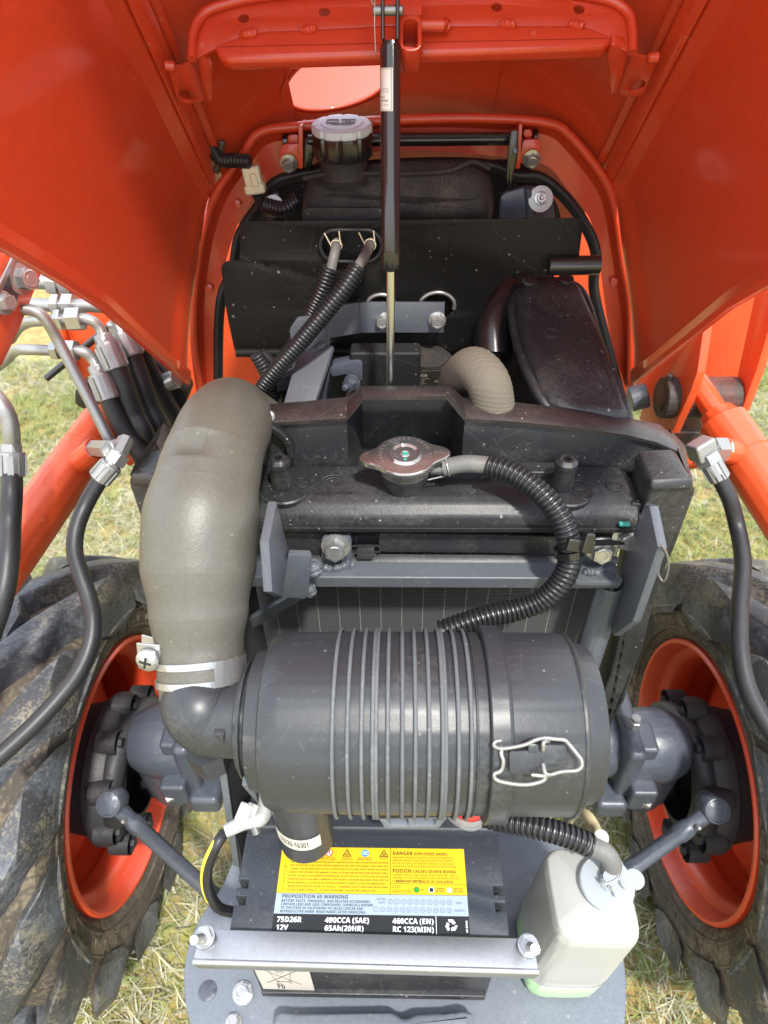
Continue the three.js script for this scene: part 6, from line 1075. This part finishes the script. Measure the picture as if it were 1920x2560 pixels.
// ------------------------------------------------------------------ front axle, hubs and tie rods
{
  const t = thing('front_axle', 'blue grey cast front axle with dark wheel hub cases', 'axle');
  part(t, 'axle_beam', turned(V(-0.36, AX + 0.095, 0.0), V(1, 0, 0), [[0, 0.04], [0.05, 0.056], [0.16, 0.052], [0.36, 0.07], [0.56, 0.052], [0.67, 0.056], [0.72, 0.04]], 40), M.axle);
  for (const s of [-1, 1]) {
    const X = V(s, 0, 0);
    part(t, 'bevel_case', [turned(V(s * 0.345, AX + 0.092, 0.004), X, [[0, 0.054], [0.03, 0.058], [0.055, 0.058], [0.075, 0.052], [0.09, 0.043], [0.098, 0.02], [0.10, 0]], 48), turned(V(s * 0.402, AX - 0.06, 0.0), V(0, 1, 0), [[0, 0.04], [0.03, 0.046], [0.09, 0.048], [0.12, 0.046], [0.135, 0.03], [0.137, 0]], 36)], M.axle);
    part(t, 'clamp_flange', [box(s * 0.338, AX + 0.098, 0.004, 0.028, 0.132, 0.125, 0.010, 4), box(s * 0.358, AX + 0.146, 0.030, 0.028, 0.03, 0.05, 0.006), box(s * 0.362, AX + 0.060, 0.065, 0.040, 0.05, 0.035, 0.006), box(s * 0.320, AX + 0.03, 0.06, 0.05, 0.04, 0.05, 0.01)], M.axle);
    for (const [y, z, dx] of [[0.085, 0.02, 0], [-0.04, 0.080, 0]]) part(t, 'bolt', turned(V(s * (y > 0.07 ? 0.338 : 0.362), AX + 0.100 + y - 0.01, 0.004 + z * 0.84), y > 0.07 ? V(0, 1, 0) : V(s * 0.8, 0, 0.6), [[0, 0.009], [0.010, 0.009], [0.011, 0.007], [0.018, 0.007], [0.018, 0]], 6, 0.3), M.zincDull);
    part(t, 'hub_case', [turned(V(s * 0.448, AX, 0.0), X, [[0, 0.075], [0.012, 0.105], [0.02, 0.118], [0.034, 0.124], [0.05, 0.124], [0.056, 0.112], [0.12, 0.10], [0.15, 0.09], [0.15, 0]], 56)], M.axleDark);
    for (let k = 0; k < 10; k++) { const a = k / 10 * 6.2832 + 0.2, c = V(s * 0.452, AX + Math.cos(a) * 0.117, Math.sin(a) * 0.117); part(t, 'hub_boss', turned(c, X, [[0, 0.019], [0.032, 0.019], [0.034, 0.017], [0.034, 0]], 16), M.axleDark); part(t, 'hub_bolt', turned(c.clone().addScaledVector(X, -0.006), X, [[0, 0], [0, 0.008], [0.006, 0.008]], 6, 0.3), M.axleDark); }
    const arm = []; for (let k = 0; k <= 8; k++) { const a = -1.2 + 2.75 * k / 8; arm.push(V(s * (0.446 + 0.003 * k), AX + Math.cos(a) * 0.098 - 0.002, Math.sin(a) * 0.098)); }
    part(t, 'steering_arm', sweep([...arm, s < 0 ? q('L', 700, 320, { z: 0.11 }) : q('K', 1350, 1020, { z: 0.11 })], (u) => 0.020 - 0.004 * u, { seg: 50, rs: 18 }), M.axleDark);
  }
  part(t, 'differential', [turned(V(-0.11, AX, 0.0), V(1, 0, 0), [[0, 0.05], [0.04, 0.095], [0.18, 0.095], [0.22, 0.05]], 36)], M.axleDark);
  seat(t);
}
for (const s of [-1, 1]) {
  const t = thing('tie_rod', s < 0 ? 'left blue grey steering tie rod with round ball joint' : 'right blue grey steering tie rod with round ball joint by the bottle', 'tie rod', 'steering tie rods');
  const j = s < 0 ? q('L', 662, 345, { z: 0.128 }) : q('K', 1385, 1055, { z: 0.128 });
  const e = s < 0 ? q('L', 1225, 860, { z: 0.175 }) : q('K', 985, 1345, { z: 0.175 });
  const u = V(0, 0.75, 0.66);
  part(t, 'ball_joint', turned(j.clone().addScaledVector(u, -0.03), u, [[0, 0.012], [0.008, 0.016], [0.016, 0.0185], [0.040, 0.0185], [0.043, 0.017], [0.043, 0.0155], [0.041, 0.0145], [0.0425, 0.012], [0.044, 0]], 40), M.axle);
  const d = e.clone().sub(j).normalize();
  const dir = e.clone().addScaledVector(d, 0.10);
  part(t, 'rod', turned(j.clone().addScaledVector(d, 0.015), d, [[0, 0.0115], [0.025, 0.0105], [0.030, 0.0125], [0.045, 0.0130], [0.05, 0.0112], [e.distanceTo(j) - 0.02, 0.0112], [e.distanceTo(j) - 0.015, 0.0125], [e.distanceTo(j) + 0.01, 0.0125], [e.distanceTo(j) + 0.015, 0.010], [e.distanceTo(j) + 0.1, 0.010], [e.distanceTo(j) + 0.1, 0]], 28), M.axle);
  part(t, 'grease_nipple', turned(j.clone().addScaledVector(d, 0.036).addScaledVector(u, 0.013), u, [[0, 0.004], [0.006, 0.0035], [0.008, 0.002], [0.008, 0]], 10), M.zincDull);
  seat(t);
}
// ------------------------------------------------------------------ loader cylinders and posts
function cyl(s) {
  const t = thing('lift_cylinder', s < 0 ? 'glossy orange hydraulic lift cylinder left of the radiator' : 'glossy orange hydraulic lift cylinder running off the right edge', 'hydraulic cylinder', 'loader lift cylinders');
  const a = s < 0 ? q('D', 622, 1075, { x: -0.45 }) : q('F', 1420, 1112, { x: 0.432 }), e0 = s < 0 ? q('O', 18, 1395, { x: -0.50 }) : q('O', 1925, 1235, { x: 0.470 });
  const d = e0.clone().sub(a).normalize(), L = e0.distanceTo(a) + 0.22, r = 0.0325;
  part(t, 'barrel', turned(a, d, [[0, 0], [0, r - 0.004], [0.004, r], [0.060, r], [0.061, r - 0.0012], [0.0625, r - 0.0012], [0.0635, r], [L, r], [L, 0]], 48), M.orangeWarm);
  part(t, 'gland', turned(a.clone().addScaledVector(d, -0.012), d, [[0, 0], [0, r - 0.010], [0.012, r - 0.006], [0.013, 0]], 40), M.orangeWarm);
  part(t, 'ram', rod(a.clone().addScaledVector(d, -0.09), a.clone().addScaledVector(d, -0.008), 0.0165, 28), M.orangeWarm);
  const port = s < 0 ? q('D', 575, 1235, { x: -0.412 }) : q('F', 1420, 1262, { x: 0.400 });
  const base = a.clone().addScaledVector(d, Math.max(0.03, port.clone().sub(a).dot(d)));
  part(t, 'port_boss', rod(base, port, 0.0165, 26), M.orangeWarm);
  seat(t); return [a, d, port];
}
const [cLa, cLd, portL] = cyl(-1), [cRa, cRd, portR] = cyl(1);
{
  const t = thing('loader_post', 'orange loader post plates with black pin right of the hood', 'loader post', 'loader posts beside the hood');
  const x1 = 0.385, x2 = 0.474;
  part(t, 'inner_plate', slab([['F', 1345, 560], ['F', 1300, 870], ['F', 1270, 960], ['F', 1172, 1178], ['F', 1008, 1112], ['F', 1040, 940], ['F', 960, 985], ['F', 1150, 690]].map(a => q(...a, { x: x1 })), 0.012, { out: V(-1, 0, 0), bevel: 0.002 }), M.orangeWarm);
  part(t, 'outer_plate', slab([['F', 1800, 250], ['F', 1690, 560], ['F', 1600, 860], ['F', 1525, 1065], ['F', 1480, 1080], ['F', 1500, 900], ['F', 1640, 250]].map(a => q(...a, { x: x2 })), 0.012, { out: V(-1, 0, 0), bevel: 0.002 }), M.orangeWarm);
  part(t, 'web_plate', slab([['F', 1300, 640], ['F', 1720, 300], ['F', 1640, 700], ['F', 1510, 960], ['F', 1260, 960]].map(a => q(...a, { z: -0.40 })), 0.012, {}), M.orangeWarm);
  const pe = q('F', 1180, 1000, { x: x1 }).add(V(-0.018, 0, 0)), pf = V(x2 - 0.002, pe.y, pe.z);
  part(t, 'pivot_pin', rod(pe, V(pf.x, pe.y, pe.z), 0.030, 36), M.dirtyOrange);
  part(t, 'pin_knob', turned(pe.clone().add(V(-0.004, 0, 0)), V(1, 0, 0), [[0, 0], [0, 0.010], [0.001, 0.016], [0.003, 0.019], [0.016, 0.019], [0.019, 0.017], [0.019, 0]], 36), M.dirtyOrange);
  part(t, 'grease_nipple', rod(pe.clone().add(V(0.004, 0.018, 0)), pe.clone().add(V(0.004, 0.038, 0)), 0.005, 12), M.dirtyOrange);
  part(t, 'lower_bracket', [slab([['F', 1190, 1170], ['F', 1290, 1040], ['F', 1400, 1080], ['F', 1360, 1175]].map(a => q(...a, { z: -0.33 })), 0.02, {}), slab([['F', 1180, 1180], ['F', 1380, 1178], ['F', 1370, 1300], ['F', 1200, 1230]].map(a => q(...a, { z: -0.36 })), 0.02, {})], M.dirtyOrange);
  part(t, 'hook', sweep([['F', 1230, 1300], ['F', 1265, 1330], ['F', 1300, 1320], ['F', 1295, 1290]].map(a => q(...a, { z: -0.2 })), 0.009, { seg: 24, rs: 12 }), M.orangeWarm);
  part(t, 'pipe', rod(q('F', 960, 1010, { z: -0.33 }), q('F', 1045, 985, { z: -0.33 }), 0.02, 20), M.axle);
  seat(t);
}
{
  const t = thing('loader_post', 'orange loader post plate with dark guard and bolt left of the hood', 'loader post', 'loader posts beside the hood');
  part(t, 'post_plate', slab([['D', -60, 40], ['D', 20, 60], ['D', 250, 190], ['D', 122, 520], ['D', 15, 745], ['D', -80, 790]].map(a => q(...a, { x: -0.455 })), 0.012, { out: V(1, 0, 0), bevel: 0.002 }), M.orangeWarm);
  part(t, 'guard_plate', slab([['D', 98, 112], ['D', 182, 155], ['D', 92, 385], ['D', 45, 400], ['D', 0, 330]].map(a => q(...a, { x: -0.448 })), 0.006, { out: V(1, 0, 0) }), M.axle);
  part(t, 'guard_edge', slab([['D', 78, 100], ['D', 100, 112], ['D', 5, 318], ['D', -20, 300]].map(a => q(...a, { x: -0.444 })), 0.003, { out: V(1, 0, 0) }), M.zincDull);
  part(t, 'bolt', boltGeo(q('D', 115, 232, { x: -0.446 }), V(1, 0.15, 0.35), 0.0175, 0.004), M.zinc);
  part(t, 'bolt', boltGeo(q('D', 15, 372, { x: -0.446 }), V(1, 0.2, 0.4), 0.013), M.zincDull);
  seat(t);
  const p = thing('side_guard_plate', 'broad orange steel plate behind the hydraulic pipes at left', 'plate');
  part(p, 'plate', slab([['D', 270, 180], ['D', 600, 380], ['D', 760, 540], ['D', 830, 980], ['D', 560, 870], ['D', 470, 850], ['D', 410, 690], ['D', 345, 420]].map(a => q(...a, { z: -0.42 })), 0.01, { bevel: 0.002 }), M.orangeWarm);
  part(p, 'plate_edge', sweep([['D', 282, 200], ['D', 345, 420], ['D', 410, 690], ['D', 470, 850]].map(a => q(...a, { z: -0.414 })), 0.006, { seg: 20, rs: 10 }), M.orangeWarm);
  part(p, 'lower_block', [slab([['D', 470, 850], ['D', 560, 840], ['D', 700, 900], ['D', 700, 1180], ['D', 590, 1120], ['D', 540, 960]].map(a => q(...a, { z: -0.37 })), 0.03, { r: 0.01 }), slab([['D', 445, 880], ['D', 500, 860], ['D', 560, 960], ['D', 520, 1010], ['D', 445, 980]].map(a => q(...a, { z: -0.36 })), 0.03, { r: 0.01 })], M.dirtyOrange);
  part(p, 'lower_lug', slab([['D', 735, 1300], ['D', 800, 1260], ['D', 812, 1320], ['D', 760, 1345]].map(a => q(...a, { z: -0.2 })), 0.02, { r: 0.006 }), M.orangeWarm);
  seat(p);
}
{ // dash support seen through the gaps in the bay and outside the arch
  const t = thing('dash_cowl', 'sunlit orange body panel behind the firewall opening', 'body panel');
  part(t, 'cowl_panel', slab([V(-0.34, 1.10, -0.62), V(0.34, 1.10, -0.62), V(0.6, 1.46, -1.0), V(-0.6, 1.46, -1.0)], 0.01, { r: 0.03, bevel: 0.003 }), M.cowl);
  for (const s of [-1, 1]) part(t, 'fender_panel', slab([V(s * 0.46, 0.70, -0.62), V(s * 0.22, 0.70, -0.62), V(s * 0.22, 1.16, -0.64), V(s * 0.46, 1.16, -0.64)], 0.01, {}), M.orangeWarm);
  seat(t);
}
// ------------------------------------------------------------------ hydraulic lines
const hexNut = (a, b, r) => { const d = b.clone().sub(a), g = new THREE.CylinderGeometry(r, r, d.length(), 6); g.rotateX(Math.PI / 2); const c = place(g, d, a.clone().lerp(b, 0.5)); return toCreasedNormals(c, 0.3); };
function crimp(a, b, r) { const L = a.distanceTo(b), d = b.clone().sub(a); const gs = [turned(a, d, [[0, 0], [0, r * 0.72], [0.003, r * 0.78], [L * 0.24, r * 0.78], [L * 0.25, r * 0.98], [L * 0.28, r], [L * 0.98, r * 0.96], [L, r * 0.9], [L, 0]], 24)]; const B = basis(d), bx = V(0, 0, 0), by = V(0, 0, 0); B.extractBasis(bx, by, V(0, 0, 0)); for (let k = 0; k < 8; k++) { const th = k / 8 * 6.2832 + 0.2, g = new THREE.BoxGeometry(r * 0.42, r * 0.30, L * 0.62); g.applyMatrix4(new THREE.Matrix4().makeRotationZ(th + Math.PI / 2)); g.translate(Math.cos(th) * r * 0.92, Math.sin(th) * r * 0.92, 0); gs.push(place(g, d, a.clone().lerp(b, 0.64))); } return merge(gs); }
function line(name, label, z, steel, nuts, crimpPts, hosePts, o = {}) {
  const t = thing(name, label, o.cat || 'hydraulic hose', name === 'hydraulic_hose' ? 'hydraulic hoses left of the hood' : undefined); const D = a => q(a[3] || 'D', a[0], a[1], typeof a[2] === 'object' && a[2] ? a[2] : { z: a[2] !== undefined && a[2] !== null ? a[2] : z });
  if (steel) part(t, 'steel_pipe', sweep(steel.map(D), o.pr || 0.0074, { seg: 60, rs: 16 }), M.zincDull);
  for (const n of nuts || []) part(t, 'union_nut', hexNut(D(n[0]), D(n[1]), n[2] * 0.78), M.zinc);
  if (crimpPts) part(t, 'crimp_sleeve', crimp(D(crimpPts[0]), D(crimpPts[1]), o.cr || 0.0160), M.zincDull);
  if (hosePts) part(t, 'rubber_hose', sweep(hosePts.map(D), o.hr || 0.0138, { seg: 80, rs: 18 }), M.rubber);
  seat(t);
}
line('hydraulic_hose', 'black hydraulic hose with ribbed crimp below the lower steel elbow', -0.24, [[-60, 780, -0.30], [30, 715, -0.29], [80, 665, -0.28], [160, 650], [310, 655], [430, 655], [500, 665], [545, 700], [570, 745, -0.235], [578, 775, -0.23]], [[[310, 655], [350, 655], 0.0165], [[385, 655], [455, 656], 0.019]], [[570, 740, -0.235], [650, 945, -0.215]], [[640, 920, -0.22], [690, 1040, -0.21], [760, 1160, -0.20], [830, 1260, -0.19], [900, 1400, -0.2]]);
line('hydraulic_hose', 'black hydraulic hose with crimp under the upper steel elbow', -0.26, [[60, 590, -0.31], [100, 530, -0.30], [160, 490, -0.28], [260, 478], [340, 475], [480, 465], [545, 480], [590, 520], [610, 570, -0.255]], [[[338, 475], [375, 472], 0.0185], [[408, 470], [490, 466], 0.0205]], [[605, 560, -0.255], [695, 765, -0.235]], [[680, 735, -0.24], [740, 880, -0.23], [800, 1040, -0.22], [850, 1130, -0.21], [900, 1250, -0.22]]);
line('hydraulic_hose', 'short crimped hydraulic hose beside the lower edge of the hood', -0.30, [[670, 440, -0.32], [690, 480], [705, 510]], [[[685, 485], [700, 520], 0.018]], [[695, 505], [785, 695, -0.28]], [[770, 665, -0.285], [830, 830, -0.27], [890, 990, -0.26], [940, 1100, -0.25], [980, 1250, -0.25]], { cr: 0.0178, hr: 0.0148 });
line('hydraulic_hose', 'rearmost black hose disappearing under the hood edge', -0.33, null, null, null, [[810, 540], [850, 700], [920, 840], [985, 960], [1040, 1060], [1080, 1200]], { hr: 0.014 });
line('hydraulic_pipe', 'straight steel pipe with nuts running under the hood edge', -0.29, [[100, 380], [250, 385], [400, 388], [520, 390], [640, 395]], [[[320, 390], [365, 390], 0.021], [[385, 388], [447, 388], 0.021]], null, null, { cat: 'pipe', pr: 0.0088 });
line('hydraulic_pipe', 'short thick steel fitting at the top left under the hood', -0.33, [[215, 245], [320, 255], [440, 275]], [[[290, 255], [350, 262], 0.021], [[365, 266], [430, 276], 0.019]], null, null, { cat: 'pipe', pr: 0.0105 });
line('hydraulic_pipe', 'long bent steel pipe crossing in front of the other lines', -0.16, [[-80, 425, -0.2], [40, 418], [180, 415], [240, 440], [285, 495], [340, 590], [430, 760, -0.15], [560, 1010, -0.13], [655, 1200, -0.115], [700, 1290, -0.11]], null, null, null, { cat: 'pipe', pr: 0.0068 });
{
  const t = thing('fitting_block', 'dark hydraulic fittings clustered behind the left hoses', 'fittings');
  part(t, 'valve_block', [slab([['D', 840, 640], ['D', 1000, 800], ['D', 1110, 930], ['D', 1060, 1060], ['D', 900, 1000]].map(a => q(...a, { z: -0.36 })), 0.05, { r: 0.01 })], M.black);
  part(t, 'fitting', [rod(q('D', 960, 855, { z: -0.34 }), q('D', 1045, 820, { z: -0.34 }), 0.015, 18), rod(q('D', 880, 885, { z: -0.33 }), q('D', 915, 890, { z: -0.33 }), 0.014, 6), rod(q('D', 800, 930, { z: -0.30 }), q('D', 835, 990, { z: -0.30 }), 0.014, 6), rod(q('D', 755, 1075, { z: -0.25 }), q('D', 790, 1105, { z: -0.25 }), 0.013, 6)], M.zinc);
  seat(t);
  const w = thing('black_rod', 'thin straight black rod slanting behind the hydraulic pipes', 'rod');
  part(w, 'rod_body', rod(q('D', 272, 822, { z: -0.33 }), q('D', 690, 480, { z: -0.37 }), 0.0055, 12), M.gloss); seat(w);
}
line('cylinder_hose', 'long black hose looping from the left lift cylinder past the tyre', 0, null, null, [[690, 1300, -0.065], [585, 1420, -0.05]], [[605, 1400, -0.053, 'D'], ...[[214, 1263, 0.915], [192, 1321, 0.900], [187, 1379, 0.885], [203, 1437, 0.870], [222, 1494, 0.855], [233, 1552, 0.842], [226, 1612, 0.828], [196, 1682, 0.812], [150, 1742, 0.80], [85, 1812, 0.79], [0, 1890, 0.78], [-60, 1940, 0.775]].map(a => [a[0], a[1], { y: a[2] }, 'O'])], { hr: 0.0095, cr: 0.0130 });
{
  const t = thing('port_fitting', 'zinc elbow fitting on the left lift cylinder port', 'fitting');
  part(t, 'elbow', [rod(portL.clone().add(V(-0.004, 0, 0)), q('D', 650, 1240, { z: -0.075 }), 0.0115, 6), rod(q('D', 640, 1240, { z: -0.075 }), q('D', 720, 1225, { z: -0.09 }), 0.0105, 18), rod(q('D', 745, 1185, { z: -0.1 }), q('D', 695, 1290, { z: -0.065 }), 0.010, 8), hexNut(q('D', 715, 1265, { z: -0.07 }), q('D', 675, 1320, { z: -0.062 }), 0.0130)], M.zincDull);
  seat(t);
}
line('cylinder_hose', 'black hose with bent steel end at the far left edge', 0, [[-60, 900, -0.06], [10, 980, -0.05], [50, 1060, -0.045], [66, 1150, -0.04], [68, 1220, -0.038]], null, [[66, 1205, -0.038], [72, 1400, -0.02]], [[70, 1375, -0.022], [70, 1500, 0.0], [62, 1659, 0.02], [50, 1900, 0.06], [20, 2100, 0.09], [-60, 2350, 0.12]], { hr: 0.0115, cr: 0.0142, pr: 0.0095 });
{
  const t = thing('cylinder_hose', 'black hose from the right lift cylinder hanging down the right edge', 'hydraulic hose');
  const h = [['F', 1400, 1385, -0.10], ['F', 1460, 1500, -0.085], ['F', 1500, 1640, -0.07], ['O', 1857, 1400, 'y', 0.835], ['O', 1850, 1520, 'y', 0.815], ['O', 1850, 1620, 'y', 0.80], ['O', 1866, 1710, 'y', 0.785], ['O', 1900, 1785, 'y', 0.775], ['O', 1960, 1870, 'y', 0.765]].map(([c, x, y, z, h]) => q(c, x, y, z === 'y' ? { y: h } : { z }));
  part(t, 'rubber_hose', sweep(h, 0.0100, { seg: 100, rs: 18 }), M.rubber);
  part(t, 'crimp_sleeve', crimp(q('F', 1345, 1290, { z: -0.115 }), q('F', 1415, 1415, { z: -0.098 }), 0.0128), M.zincDull);
  part(t, 'elbow_fitting', [boxAt(q('F', 1325, 1262, { z: -0.118 }), V(0.3, 0.4, 1), V(-0.4, 1, 0), 0.030, 0.025, 0.025, 0.004), hexNut(portR, q('F', 1360, 1262, { z: -0.12 }), 0.017), hexNut(q('F', 1340, 1285, { z: -0.116 }), q('F', 1365, 1330, { z: -0.11 }), 0.0165)], M.zincDull);
  seat(t);
}
renderer.render(scene, camera);
